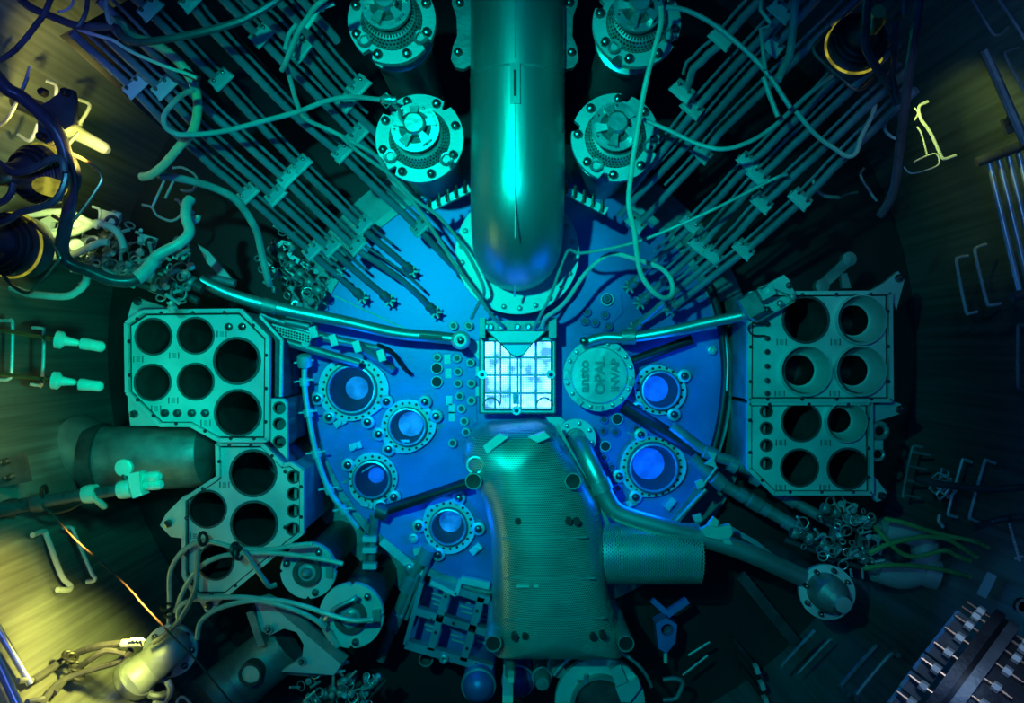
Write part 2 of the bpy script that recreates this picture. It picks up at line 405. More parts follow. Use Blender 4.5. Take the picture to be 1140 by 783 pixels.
for x, y in ((537, 417), (613, 417), (575, 457)):
    b = build('lock_ring', MB().ring(P(x, y, ZC), 2.4 * S(ZC), 5 * S(ZC), 0, .03, 18), 'steel', core)
    build('lock_bolt', MB().bolt(P(x, y, ZC), 2.6 * S(ZC), .04), 'bolt', b)
build('deflector_plate', MB().plate(poly([(543, 369), (607, 369), (594, 382), (556, 382)], .3), .29, .31), 'satin', core)
build('deflector_plate', MB().plate(poly([(557, 382), (593, 382), (583, 395), (576, 397), (569, 395)], .27), .245, .275), 'satin', core)
em = MB()
for pts, zz in (([(543, 369), (556, 382), (594, 382), (607, 369)], .315), ([(557, 382), (569, 395), (576, 397), (583, 395), (593, 382)], .282)):
    for i in range(len(pts) - 1): em.bar(P(*pts[i], zz), P(*pts[i + 1], zz), .008, .012)
build('edge_strip', em, 'darkst', core)
em = MB()
for a, b in (((539, 380), (614, 380)), ((614, 380), (614, 456)), ((614, 456), (539, 456)), ((539, 456), (539, 380))): em.bar(P(*a, ZC + .008), P(*b, ZC + .008), .012, .02)
for a, b in (((534, 376), (618, 376)), ((618, 376), (618, 460)), ((618, 460), (534, 460)), ((534, 460), (534, 376))): em.bar(P(*a, ZC + .002), P(*b, ZC + .002), .01, .012)
build('edge_strip', em, 'darkst', core)
build('header_beam', MB().box(P(575, 363, .27), 78 * S(.27), 11 * S(.27), .12), 'dull', core)
for x in (541, 546, 558, 576, 588, 599, 606):
    b = build('connector_socket', MB().lathe([(3.6 * S(.33), 0), (3.6 * S(.33), .025), (2.2 * S(.33), .03), (2.0 * S(.33), .012), (.003, .012)], P(x, 364, .33), n=14), 'steel', core)
build('side_post', MB().box(P(614, 366, .2), 8 * S(.2), 22 * S(.2), .34), 'dull', core)
build('side_post', MB().box(P(538, 366, .2), 6 * S(.2), 22 * S(.2), .34), 'dull', core)
build('base_bracket', MB().plate(poly([(606, 463), (622, 463), (650, 486), (634, 500)], .1), .05, .1), 'satin', core)
build('base_bracket', MB().plate(poly([(515, 380), (534, 380), (534, 402)], .1), .05, .1), 'satin', core)

# ================================================================== MAIN PIPE
def elbow_path(y_from, zc, xp, rb, yc):
    pts = [Vector((xp, y_from, zc)), Vector((xp, yc + rb, zc))]
    for k in range(1, 13):
        a = pi / 2 * k / 12; pts.append(Vector((xp, yc + rb - rb * sin(a), zc - rb + rb * cos(a))))
    pts.append(Vector((xp, yc, .36))); return pts
zp = .95; rp = 52.5 * S(zp)
mp_ = thing('coolant_pipe', 'broad green-lit steel pipe with rounded end running from the top edge to the core', 'pipe', P(574, 280, .3))
fz = .36; fc = P(576, 281, fz)
pp = elbow_path(P(573, -150, zp).y, zp, fc.x - .003, .36, fc.y + .02)
build('pipe_body', MB().tube(pp, rp, 48), 'pipe', mp_)
fr = 69 * S(fz)
fl = build('pipe_flange', MB().ring(fc, rp * .9, fr, -.05, .0, 56), 'satin', mp_)
bolts(mp_, 576, 281, 62.5, fz, 22, 3.0, .03, .1, 'steel')
build('lower_flange', MB().ring(fc, rp * .9, fr, -.14, -.065, 56), 'dull', mp_)
build('riser_pipe', MB().lathe([(rp * .93, ZF), (rp * .93, fz - .1)], (fc.x, fc.y, 0), n=40, cap0=False), 'dull', mp_)
def pipe_band(y, wd, dr, nm, m):
    c = Vector((pp[0].x, P(0, y, zp + rp).y, zp)); build(nm, MB().ring(c, rp - .005, rp + dr, -wd, wd, 48, axis=(0, 1, 0)), m, mp_)
pipe_band(43, .006, .004, 'weld_seam', 'dull')
zt = zp + rp
sl = build('slot_frame', MB().plate(poly([(568, 71), (579, 71), (579, 116), (568, 116)], zt), zt - .03, zt + .02, [poly([(572, 79), (572, 108), (575, 108), (575, 79)], zt)]), 'pipe', mp_)
build('slot', MB().box(P(573.5, 93.5, zt - .005), 3 * S(zt), 28 * S(zt), .03), 'void', sl)
build('seam_line', MB().box(P(573.5, 30, zt), .006, 70 * S(zt), .006).box(P(573.5, 190, zt), .006, 150 * S(zt), .006), 'dull', mp_)
build('handle_mark', MB().box(P(573, 295, .86), 12 * S(.86), 2.5 * S(.86), .02).bar(P(573, 296, .86), P(573, 330, .62), .014, .012), 'satin', mp_)

# ---------------- hanging lug plates behind the pipe
for sx, lab in ((1, 'small bolted lug plate at the left side of the broad green pipe'), (-1, 'small bolted lug plate at the right side of the broad green pipe')):
    X = lambda x: 573 - sx * (573 - x)
    lp_ = thing('lug_plate', lab, 'bracket', P(X(512), 30, .5), 'lug plates beside the broad pipe')
    build('plate', MB().plate(poly([(X(x), y) for x, y in ((505, -20), (524, -20), (524, 72), (516, 77), (507, 75), (502, 66), (504, 52), (509, 40), (508, 18), (503, 4))][::sx], .95), .90, .95), 'dull', lp_)
    for x, y in ((512, 4), (510, 59)):
        b = build('bolt', MB().bolt(P(X(x), y, .95), 4.6 * S(.95), .05), 'bolt', lp_)
    build('standoff', MB().cyl(P(X(514), 40, .9), P(X(514), 40, ZF), .03, 10), 'darkst', lp_)
# ---------------- four pumps with flanged tops
def pump(x, y, z, label, turn):
    t = thing('valve_housing', label, 'valve', P(x, y, ZF) if False else Vector((P(x, y, z).x, P(x, y, z).y, ZF)), 'flanged housings either side of the broad pipe')
    c = P(x, y, z); s = S(z); ro = 49 * s
    o2 = []
    for k in range(96):
        a = 2 * pi * k / 96; rr = ro
        for g in (0, 1, 2, 3):
            d = (a - (pi / 4 + g * pi / 2 + turn) + pi) % (2 * pi) - pi
            if abs(d) < .09: rr = ro * .84
        o2.append((c.x + rr * cos(a), c.y + rr * sin(a)))
    hole = [(c.x + ro * .7 * cos(2 * pi * k / 40), c.y + ro * .7 * sin(2 * pi * k / 40)) for k in range(40)]
    build('flange', MB().plate(o2, z - .05, z, [hole]), 'satin', t)
    build('body', MB().lathe([(ro * .72, ZF), (ro * .72, z - .32), (ro * .84, z - .31), (ro * .84, z - .26), (ro * .72, z - .25), (ro * .72, z - .05)], (c.x, c.y, 0), n=40), 'pipe', t)
    bm = MB().lathe([(ro * .70, z - .02), (ro * .66, z + .03), (ro * .58, z + .09), (ro * .5, z + .10)], (c.x, c.y, 0), n=40, cap0=False, cap1=False)
    build('wire_basket', bm, 'basket', t, uv=lambda q: (math.atan2(q.y - c.y, q.x - c.x) * ro * .6, q.z + (Vector((q.x - c.x, q.y - c.y)).length)))
    build('basket_lining', MB().lathe([(ro * .69, z - .05), (ro * .55, z + .07), (.01, z + .07)], (c.x, c.y, 0), n=32, cap0=False), 'darkst', t)
    ci = c + Vector((-.012, .03, 0))
    build('top_ring', MB().ring(ci, ro * .36, ro * .54, .10, .135, 40), 'steel', t)
    rt = build('rotor_seat', MB().lathe([(ro * .37, .09), (ro * .36, .115), (.01, .115)], ci, n=28), 'darkst', t)
    for k in range(5):
        a = turn + k * 2 * pi / 5 + .3
        pl = [(ci.x + ro * q * cos(a + d), ci.y + ro * q * sin(a + d)) for q, d in ((.2, -.25), (.47, -.3), (.47, .18), (.2, .3))]
        build('vane', MB().plate(pl, z + .115, z + .15 + .008 * k), ['steel', 'dull', 'satin', 'dull', 'steel'][k], t)
    build('cap', MB().lathe([(ro * .24, .12), (ro * .24, .19), (ro * .2, .205), (.01, .205)], ci + Vector((0, .01, 0)), n=24), 'steel', t)
    for k in range(8):
        a = turn + .22 + 2 * pi * k / 8
        build('bolt', MB().bolt(c + Vector((ro * .86 * cos(a), ro * .86 * sin(a), 0)), .028, .05), 'bolt', t)
    for k in range(2):
        a = turn + pi * 1.15 + k * 1.9
        q = c + Vector((ro * .78 * cos(a), ro * .78 * sin(a), .02)); build('clip', MB().torus(q, .035, .01, n=12, m=5), 'steel', t)
    for k in range(6):
        a = turn + 2 * pi * k / 6; build('screw', MB().bolt(ci + Vector((ro * .46 * cos(a), ro * .46 * sin(a), .135)), .008, .01, n=6), 'bolt', t)
    return t
pump(436, 22, 1.3, 'upper flanged valve housing left of the broad pipe, cut by the top edge', .2)
pump(467, 154, 1.0, 'lower flanged valve housing left of the broad pipe, cable plugged into its top', .1)
pump(709, 25, 1.3, 'upper flanged valve housing right of the broad pipe, beside the cable drop', .35)
pump(685, 153, 1.0, 'lower flanged valve housing right of the broad pipe, crossed by a hanging cable', .5)
# ---------------- studded bars between the housings and the pipe
for pts, lab in ((((474, 234), (523, 210)), 'short studded bar left of the broad pipe below the valve housing'), (((625, 210), (675, 236)), 'short studded bar right of the broad pipe below the valve housing')):
    a, b = P(*pts[0], .75), P(*pts[1], .75)
    t = thing('studded_bar', lab, 'bar', (a + b) / 2, 'studded bars either side of the broad pipe')
    build('bar', MB().bar(a, b, .05, .04), 'satin', t)
    for k in range(5):
        q = a.lerp(b, (k + .5) / 5); st = build('stud', MB().cyl(q + Vector((0, -.02, .02)), q + Vector((0, .06, .03)), .012, 8), 'bolt', t)
        build('collar', MB().bar(q - (b - a).normalized() * .012, q + (b - a).normalized() * .012, .058, .05), 'darkst', t)

# ================================================================== INSCRIBED LID
ZL = .27
lid = thing('flanged_lid', 'round steel lid embossed ansto OPAL INVAP, ring of bolts, right of the core', 'lid', P(667, 418, 0))
s = S(ZL); c = P(667, 418, ZL)
build('lid_disc', MB().lathe([(32 * s, -.06), (32 * s, .0), (30.5 * s, .012), (.01, .014)], c, n=48), 'lid', lid)
build('bolt_flange', MB().ring(c, 31 * s, 40 * s, -.07, -.015, 56), 'satin', lid)
bolts(lid, 667, 418, 36, ZL - .015, 18, 2.6, .022, .1, 'steel')
for a in (-60, 12, 92, 128, 180, 250):
    a = radians(a); build('clip', MB().box(P(667 + 37 * cos(a), 418 + 37 * sin(a), ZL), 6 * s, 8 * s, .035, -a), 'steel', lid)
build('neck', MB().lathe([(33 * s, 0), (33 * s, ZL - .06)], (c.x, c.y, 0), n=40), 'dull', lid)
def letters(txt, x, y, z, size, rot, parent, m, name, ex=.006, sx=1):
    cu = bpy.data.curves.new('t', 'FONT'); cu.body = txt; cu.size = size; cu.extrude = ex; cu.align_x = 'CENTER'; cu.align_y = 'CENTER'; cu.bevel_depth = .003
    cu.resolution_u = 3
    to = bpy.data.objects.new('t', cu); COL.objects.link(to)
    me = bpy.data.meshes.new_from_object(to.evaluated_get(bpy.context.evaluated_depsgraph_get()))
    bpy.data.objects.remove(to); me.name = name; me.materials.clear(); me.materials.append(M[m])
    o = bpy.data.objects.new(name, me); COL.objects.link(o); o.parent = parent
    o.location = P(x, y, z) - ORG[parent.name]; o.rotation_euler = (0, 0, rot); o.scale = (sx, 1, 1)
letters('ansto', 650.5, 419, ZL + .016, 15.5 * s, pi / 2, lid, 'dull', 'lettering', sx=1.05)
letters('OPAL', 668, 418.5, ZL + .016, 14.5 * s, pi / 2, lid, 'dull', 'lettering', sx=1.15)
letters('INVAP', 685, 418, ZL + .016, 12.5 * s, pi / 2, lid, 'dull', 'lettering', sx=1.05)
# ================================================================== PIPE FROM LID SIDE TO WALL
ep = thing('elbow_pipe', 'slender steel pipe bending from a round bolted flange to the lower right', 'pipe', P(641, 490, 0))
c = P(641, 489, .22); s = S(.22)
build('flange', MB().ring(c, 12 * s, 22.5 * s, -.04, 0, 40), 'satin', ep)
bolts(ep, 641, 489, 18, .22, 8, 2.6, .03, .2, 'steel')
build('neck', MB().lathe([(15 * s, 0), (15 * s, .2)], (c.x, c.y, 0), n=28), 'dull', ep)
pth = smooth_path([P(641, 489, .12), P(643, 491, .26), P(650, 501, .42), P(662, 527, .5), P(675, 555, .5), P(684, 568, .5), P(700, 576, .5), P(740, 588, .5), P(820, 611, .5), P(893, 643, .5)], 6)
build('pipe_body', MB().tube(pth, 10.5 * S(.5), 20), 'pipe', ep)
build('clamp', MB().ring(P(668, 541, .5), 10 * S(.5), 13 * S(.5), -.04, .04, 24, axis=(.4, -.9, 0)), 'steel', ep)
wf = thing('wall_flange', 'round bolted flange with stub cylinder where the slender pipe ends, lower right', 'flange', P(921, 660, ZF))
ax = Vector((.55, .42, .75)).normalized(); c = P(920, 659, .5)
build('flange_disc', MB().ring(c, 15 * S(.5), 30 * S(.5), -.03, .02, 40, axis=(-.15, .1, 1)), 'satin', wf)
for k in range(8):
    a = k * pi / 4 + .3; build('bolt', MB().bolt(P(920 + 25 * cos(a), 659 + 25 * sin(a), .52), 2.8 * S(.5), .05), 'bolt', wf)
build('stub', MB().tube([P(912, 652, .42), P(927, 665, .6), P(937, 674, .66)], [21 * S(.5), 20 * S(.5), 13 * S(.5)], 28), 'dull', wf)
build('stub_cap', MB().lathe([(9 * S(.7), -.05), (9 * S(.7), .02), (.01, .022)], P(938, 673, .7), n=24), 'satin', wf)
build('support', MB().cyl(Vector((c.x, c.y, ZF)), Vector((c.x, c.y, .45)), .1, 20), 'darkst', wf)

# ================================================================== PERFORATED GUARD
gd = thing('perforated_guard', 'tall hood of perforated sheet below the core with four black lifting sockets', 'guard', P(615, 610, 0))
out = [(545, 476), (600, 472), (618, 478), (640, 514), (658, 545), (668, 566), (672, 600), (676, 652), (688, 690), (696, 731), (548, 731), (547, 600), (538, 560), (522, 532), (514, 512), (516, 494), (527, 481)]
def resample(pts, n):
    P2 = [Vector(p) for p in pts]; Ls = [0]
    for i in range(len(P2)): Ls.append(Ls[-1] + (P2[(i + 1) % len(P2)] - P2[i]).length)
    o = []
    for k in range(n):
        d = Ls[-1] * k / n; i = max(j for j in range(len(P2)) if Ls[j] <= d)
        t = (d - Ls[i]) / (Ls[i + 1] - Ls[i]); o.append(P2[i].lerp(P2[(i + 1) % len(P2)], t))
    return o
def inset(pts, d):
    n = len(pts); o = []
    for i in range(n):
        t = (pts[(i + 1) % n] - pts[i - 1]).normalized(); o.append(pts[i] + Vector((-t.y, t.x)) * d)
    return o
op = resample(out, 72)
z0 = .62
gm = MB(); rings = []
s0_, s1_ = Vector((572, 522)), Vector((618, 700))
def spine(p):
    t = max(0, min(1, (p - s0_).dot(s1_ - s0_) / (s1_ - s0_).length_squared)); return s0_.lerp(s1_, t)
for t, z in ((0, .12), (0, .55), (.04, .64), (.1, .71), (.18, .76), (.3, .80), (.45, .83), (.6, .85), (.75, .863), (.88, .87), (.985, .872)):
    pts = [p.lerp(spine(p), t) for p in op]
    rings.append([Vector((*(P(p.x, p.y, z0).xy), z)) for p in pts])
gm.loops(rings, cap0=False, cap1=True)
build('perforated_hood', gm, 'gauge', gd, uv=lambda q: (q.x, q.y + (q.z if q.z < .7 else .7)))
# inner dark support body so the holes look into a frame, not through the floor
build('inner_frame', MB().plate(poly([(560, 500), (610, 495), (650, 560), (660, 650), (676, 715), (562, 715), (560, 590)], z0), .1, .5), 'darkst', gd)
def duct(x0, x1, y, r, z, nm, m, a0=0, a1=pi, n=18):
    rs = []
    for x in (x0, x1):
        c = P(x, y, z); rs.append([c + Vector((0, cos(a0 + (a1 - a0) * k / n) * r, sin(a0 + (a1 - a0) * k / n) * r)) for k in range(n + 1)])
    mb = MB(); m_ = n + 1
    mb.add(rs[0] + rs[1], [[k, k + 1, m_ + k + 1, m_ + k] for k in range(n)]); return mb
dr = 34 * S(.45)
build('side_duct', duct(664, 777, 616, dr, .42, 'd', 'gauge'), 'gauge', gd, uv=lambda q: (math.atan2(q.z - .42, q.y - P(0, 616, .42).y) * dr, q.x))
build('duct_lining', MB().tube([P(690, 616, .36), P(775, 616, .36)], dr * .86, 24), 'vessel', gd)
cs = MB()
for (a, b) in (((545, 600), (668, 598)), ((547, 644), (676, 644)), ((548, 690), (688, 688))):
    cs.bar(P(a[0] + 14, a[1], .835), P(b[0] - 14, b[1], .835), .01, .015)
build('fold_line', cs, 'dull', gd)
for x, y in ((527, 536), (638, 536), (549, 717), (697, 717)):
    q = P(x, y, .86); r = 9.3 * S(.86)
    sk_ = build('lifting_socket', MB().lathe([(r, -.75), (r, 0), (r * .86, 0), (r * .86, -.3)], q, n=26, cap1=False), 'dull', gd)
    build('socket_bore', MB().lathe([(r * .88, -.3), (r * .85, -.01), (.004, -.012)], q, n=24), 'black', sk_)
sm = MB()
for x, y in ((577, 580), (587, 582), (633, 580), (642, 581), (573, 709), (585, 708), (660, 709), (671, 708)):
    sm.lathe([(4 * S(.85), -.05), (4 * S(.85), .02)], P(x, y, .85), n=10)
build('cut_out', sm, 'black', gd)
sv = MB()
for x, y, w_ in ((582, 653, 14), (597, 653, 5)): sv.box(P(x, y, .893), w_ * S(.9), 2.2 * S(.9), .02)
build('bright_tab', sv, 'satin', gd)
build('lifting_loop', MB().torus(P(529, 518, .80), 9 * S(.8), .011, n=20, m=6), 'steel', gd)
build('corner_bracket', MB().plate(poly([(538, 496), (556, 482), (566, 486), (548, 500), (543, 505)], .8), .78, .85), 'satin', gd)
build('corner_bracket', MB().plate(poly([(588, 486), (606, 480), (612, 486), (598, 492)], .8), .78, .86), 'satin', gd)
build('edge_bar', MB().bar(P(620, 474, .45), P(677, 584, .45), .03, .03), 'dull', gd)
for a, b in (((520, 538), (428, 568)), ((645, 540), (640, 520))):
    pass
rod = thing('support_rod', 'black rod from the left lifting socket of the perforated guard towards the small blue well', 'rod', P(470, 553, .05))
build('rod_body', MB().cyl(P(521, 538, .25), P(427, 569, .16), 6 * S(.2), 14), 'black', rod)
build('rod_end', MB().lathe([(.03, -.05), (.06, -.04), (.06, .04), (.02, .05)], P(426, 570, .16), (.8, -.3, .1), 14), 'darkst', rod)

# ================================================================== STORAGE RACKS
def rack(name, label, outline, z, wells, small, bolts_, zb, tags, ears=(), inserts=()):
    xs = [p[0] for p in outline]; ys = [p[1] for p in outline]
    t = thing(name, label, 'storage rack', Vector((*P(sum(xs) / len(xs), sum(ys) / len(ys), z).xy, ZF)))
    hs = [circ(x, y, r, z, 26) for x, y, r in wells] + [circ(x, y, r, z, 16) for x, y, r in small]
    build('top_plate', MB().plate(poly(outline, z), z - .04, z, hs), 'satin', t)
    # folded rim around the plate
    n = len(outline)
    for i in range(n):
        a, b = outline[i], outline[(i + 1) % n]
        build('rim_strip', MB().bar(P(*a, z + .012), P(*b, z + .012), .026, .05), 'satin', t)
    cx = sum(xs) / n; cy = sum(ys) / n
    sc_ = lambda k: [((x - cx) * k + cx, (y - cy) * k + cy) for x, y in outline]
    ln = MB(); o2 = sc_(.955)
    for i in range(n): ln.bar(P(*o2[i], z + .001), P(*o2[(i + 1) % n], z + .001), .012, .006)
    build('fold_groove', ln, 'black', t)
    build('side_panel', MB().loops([[Vector((*P(x, y, z).xy, zz)) for x, y in sc_(.985)] for zz in (zb, z - .04)], cap1=False), 'dull', t)
    for x, y, r in wells:
        c = P(x, y, z); q = r * S(z)
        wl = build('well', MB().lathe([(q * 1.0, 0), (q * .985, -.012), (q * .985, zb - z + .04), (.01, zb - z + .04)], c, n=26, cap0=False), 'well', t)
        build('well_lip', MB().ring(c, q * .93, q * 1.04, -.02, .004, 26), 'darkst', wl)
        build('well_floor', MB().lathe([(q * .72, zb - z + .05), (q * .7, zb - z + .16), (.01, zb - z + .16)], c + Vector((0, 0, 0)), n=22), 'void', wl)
    for x, y, r in inserts:
        c = P(x, y, z + .05); q = r * S(z + .05)
        build('canister', MB().lathe([(q, -.3), (q, .0), (q * .96, 0), (q * .90, -.05), (q * .74, -.12), (q * .66, -.14), (q * .62, -.145), (q * .62, -.4)], c, n=36, cap0=False, cap1=False), 'satin', t)
        build('canister_bore', MB().lathe([(q * .615, -.15), (q * .61, -.42), (.01, -.42)], c, n=24, cap0=False), 'black', t)
    for x, y, r in small:
        c = P(x, y, z); q = r * S(z)
        w2 = build('small_well', MB().lathe([(q, 0), (q * .97, -.25), (.005, -.25)], c, n=16, cap0=False), 'well', t)
        build('small_well_lip', MB().ring(c, q * .8, q * 1.05, -.012, .005, 16), 'darkst', w2)
        build('slot_bar', MB().box(c + Vector((0, 0, -.06)), q * .45, q * 1.8, .03), 'dull', w2)
    for x, y, r in bolts_: build('bolt', MB().bolt(P(x, y, z), r * S(z), r * S(z) * 1.1), 'bolt', t)
    for x, y in tags:
        tm = MB(); c = P(x, y, z)
        for dx, dy, a, b in ((-5, 0, 1, 7), (5, 0, 1, 7), (0, 0, 4, .8), (0, 2, 4, .8), (0, -2, 4, .8)): tm.box(c + Vector((dx * S(z), dy * S(z), .001)), a * S(z), b * S(z), .006)
        build('number_mark', tm, 'darkst', t)
    for e in ears:
        bx, by = e[0]
        er = build('mounting_ear', MB().plate(poly(e[1], z - .05), z - .1, z - .05), 'satin', t)
        build('bolt', MB().bolt(P(bx, by, z - .05), 4.6 * S(z), .04), 'bolt', er)
    # screws along the rim
    rs = MB(); o3 = sc_(.975)
    for i in range(n):
        a, b = Vector(o3[i]), Vector(o3[(i + 1) % n]); L = (b - a).length
        for k in range(int(L / 45) + 1 if L > 20 else 0):
            p = a.lerp(b, (k + .5) / (int(L / 45) + 1)); rs.lathe([(.013, 0), (.013, .008)], P(p.x, p.y, z + .03), n=8)
    build('rim_screw', rs, 'bolt', t)
    return t
rack('storage_rack', 'pale teal rack plate with six big dark wells at the left, the upper one', [(142, 360), (161, 347), (269, 346), (299, 376), (298, 490), (245, 490), (213, 473), (179, 473), (143, 437)], .62,
     [(171, 375, 20.5), (218, 374, 20.5), (264, 402, 26), (170, 426, 20.5), (218, 425, 20.5), (265, 460, 26)], [],
     [(255, 364, 4.5), (270, 364, 4.5), (184, 460, 4.8), (198, 460, 4.8), (214, 460, 4.8), (229, 460, 4.8)], -.3,
     [(154, 400), (194, 396), (193, 446), (247, 372), (174, 455), (229, 471)],
     [((154, 336), [(141, 358), (147, 337), (152, 331), (160, 334), (190, 344), (163, 349)]), ((150, 461), [(142, 440), (178, 474), (145, 474), (143, 455)])])
rack('storage_rack', 'lower left rack plate with big wells and a column of small holes, crossed by cables', [(243, 494), (292, 494), (316, 518), (324, 516), (337, 524), (337, 593), (322, 604), (298, 624), (250, 664), (219, 664), (206, 640), (206, 556), (244, 531)], .55,
     [(282, 527, 26), (283, 584, 26), (231, 567, 21), (240, 626, 20)], [(327, 531, 7.5), (327, 550, 7.5), (327, 569, 7.5), (326, 589, 7.5)],
     [(318, 525, 2.5), (318, 587, 2.5), (208, 563, 2.5)], -.3, [(250, 540), (217, 597)],
     [((188, 583), [(178, 585), (185, 572), (205, 552), (206, 600), (190, 598)]), ((233, 674), [(219, 664), (250, 664), (236, 682), (229, 682)])])
hs = thing('hole_strip', 'narrow teal strip plate with three round holes beside the upper left rack', 'rack strip', Vector((*P(311, 475, .6).xy, ZF)))
build('plate', MB().plate(poly([(300, 444), (316, 444), (319, 449), (320, 512), (300, 490)], .6), .56, .6, [circ(311, 454, 7, .6, 16), circ(311, 472, 7, .6, 16), circ(311, 492, 7, .6, 16)]), 'satin', hs)
for y in (454, 472, 492):
    build('small_well', MB().lathe([(7 * S(.6), 0), (6.8 * S(.6), -.25), (.005, -.25)], P(311, y, .6), n=16, cap0=False), 'well', hs)
    build('small_well_lip', MB().ring(P(311, y, .6), 5.4 * S(.6), 7.3 * S(.6), -.01, .005, 16), 'darkst', hs)
build('post', MB().box(Vector((*P(310, 470, .6).xy, 0)), .05, .3, 1.1), 'darkst', hs)
RZ = .5
rack('storage_rack', 'cyan rack plate at the right with steel canisters in its wells, the wider upper one', [(834, 327), (990, 326), (991, 446), (833, 446)], RZ,
     [(897, 356, 26), (960, 356, 26.5), (898, 413, 26.5), (959, 413, 26.5)], [],
     [(854, y, 3.4) for y in (361, 377, 392, 408, 424, 438)], -.3, [(870, 381), (930, 381), (868, 438), (929, 438)],
     [((1000, 310), [(966, 326), (986, 314), (1000, 302), (1007, 312), (998, 345), (990, 326)])],
     [(960, 356, 28), (898, 413, 28.5), (959, 413, 28.5)])
rack('storage_rack', 'cyan rack plate at the right with four wells and four slotted holes, the lower one', [(833, 449), (968, 449), (969, 549), (861, 549), (833, 522)], RZ - .01,
     [(892, 470, 22), (943, 470, 22), (890, 521, 21), (944, 522, 23)], [(853, 458, 7.2), (853, 477, 7.2), (853, 496, 7.2), (853, 516, 7.2)],
     [], -.3, [(869, 493), (919, 493), (869, 543), (918, 543)],
     [((1001, 456), [(969, 452), (992, 446), (1003, 450), (1004, 460), (996, 463), (973, 470)]), ((981, 552), [(969, 525), (987, 548), (986, 556), (976, 559), (969, 549)])],
     [(943, 470, 23)])
cb = thing('clamp_bracket', 'bright angled clamp block on the top left corner of the right rack', 'bracket', P(858, 338, .5))
build('block', MB().plate(poly([(832, 330), (873, 306), (879, 312), (887, 332), (884, 337), (843, 359), (836, 352)], .62), .54, .62, [circ(852, 323, 5.5, .62, 16)]), 'satin', cb)
build('side_flap', MB().plate(poly([(843, 323), (858, 315), (864, 327), (849, 335)], .64), .60, .65, [circ(852, 323, 5.5, .65, 16)]), 'satin', cb)
build('corner_cheek', MB().box(P(836, 340, .63), .12, .14, .06, .5), 'dull', cb)
for x, y, m_ in ((854, 345, 'black'), (868, 338, 'steel'), (882, 331, 'steel'), (878, 318, 'black')):
    build('bolt', MB().bolt(P(x, y, .62), 3.8 * S(.62), .03), m_ if m_ != 'black' else 'bolt', cb)
build('wire_loop', MB().tube(smooth_path([P(840, 358, .6), P(833, 365, .58), P(838, 373, .56), P(852, 374, .52)], 5), .006, 6).tube(smooth_path([P(838, 360, .6), P(852, 361, .55)], 5), .006, 6), 'black', cb)
rb = thing('rail_block', 'dark square bracket with open rings on the right edge of the lower right rack', 'bracket', P(980, 490, .4))
build('block', MB().box(P(976, 495, .46), .06, .06, .06), 'satin', rb)
build('loop_ring', MB().torus(P(979, 480, .47), 8 * S(.47), .02, n=20), 'dull', rb)
build('loop_ring', MB().torus(P(977, 506, .47), 6.5 * S(.47), .012, n=20), 'steel', rb)
vp = thing('side_plate', 'dark vertical panel between the upper left rack and the cable guides', 'panel', Vector((*P(307, 410, .5).xy, ZF)))
build('panel', MB().plate(poly([(301, 362), (313, 378), (312, 442), (300, 442)], .5), .46, .5), 'darkst', vp)
build('edge_strip', MB().bar(P(290, 352, .52), P(314, 379, .52), .018, .03).bar(P(314, 379, .52), P(313, 442, .52), .018, .03), 'satin', vp)
build('post', MB().box(Vector((*P(307, 410, .5).xy, -.07)), .05, .4, 1.06), 'darkst', vp)

# ================================================================== GUIDE TUBES
ORD = ['outermost', 'second', 'third', 'fourth', 'fifth', 'sixth', 'seventh', 'eighth', 'ninth', 'tenth']
def guide(pts, z0, z1, brackets, label, group, side, r=.0235, bent=None, star=True):
    a = P(*pts[0], z0); L = sum((Vector(pts[i + 1]) - Vector(pts[i])).length for i in range(len(pts) - 1))
    d = 0; wp = []
    for i, p in enumerate(pts):
        if i: d += (Vector(p) - Vector(pts[i - 1])).length
        wp.append(P(*p, z0 + (z1 - z0) * d / L))
    t = thing('guide_tube', label, 'guide tube', wp[-1], group)
    ln = [wp[0]]
    for i in range(len(wp) - 1):
        for k in range(1, 5):
            q = wp[i].lerp(wp[i + 1], k / 4); ln.append(q + Vector((random.uniform(-1, 1), random.uniform(-1, 1), 0)) * .0035 if k < 4 else q)
    build('main_tube', MB().tube(ln, r, 12), 'tube', t)
    dr = (wp[-1] - wp[0]).normalized(); sd = dr.cross(Vector((0, 0, 1))).normalized() * side
    off = sd * .052 + Vector((0, 0, .004))
    build('thin_tube', MB().tube([q + off for q in ln[:-2]], r * .42, 8), 'tube', t)
    for bx, by in brackets:
        f = min(1, max(0, (Vector((bx, by)) - Vector(pts[0])).length / L)); q0 = None
        # nearest point of the 3D line
        best = min((( wp[i].lerp(wp[i + 1], k / 30)) for i in range(len(wp) - 1) for k in range(31)), key=lambda v: ((v.x / S(v.z) + 570 - bx) ** 2 + (391.5 - v.y / S(v.z) - by) ** 2))
        bk = build('bracket', MB().bar(best - dr * .03 + off * .35, best + dr * .03 + off * .35, .125, .065), 'satin', t)
        build('bracket_lip', MB().bar(best + dr * .022 + off * .35, best + dr * .034 + off * .35, .14, .085), 'satin', bk)
        sm_ = MB()
        for i in (-1, 1): sm_.bolt(best + sd * i * .035 + off * .35 + Vector((0, 0, .03)), .012, .02)
        build('screw', sm_, 'bolt', bk)
    if star:
        e = wp[-1]; cn = build('end_connector', MB().lathe([(r * 1.5, -.08), (r * 1.5, 0), (r * 1.0, .03)], e, dr, 10), 'dull', t)
        st = MB()
        for k in range(6): a = k * pi / 3; st.bar(e + Vector((.012 * cos(a), .012 * sin(a), .03)), e + Vector((.05 * cos(a), .05 * sin(a), .03)), .014, .014)
        build('star_handle', st, 'dull', cn)
    return t
GL = 'guide tubes in the upper left bank'
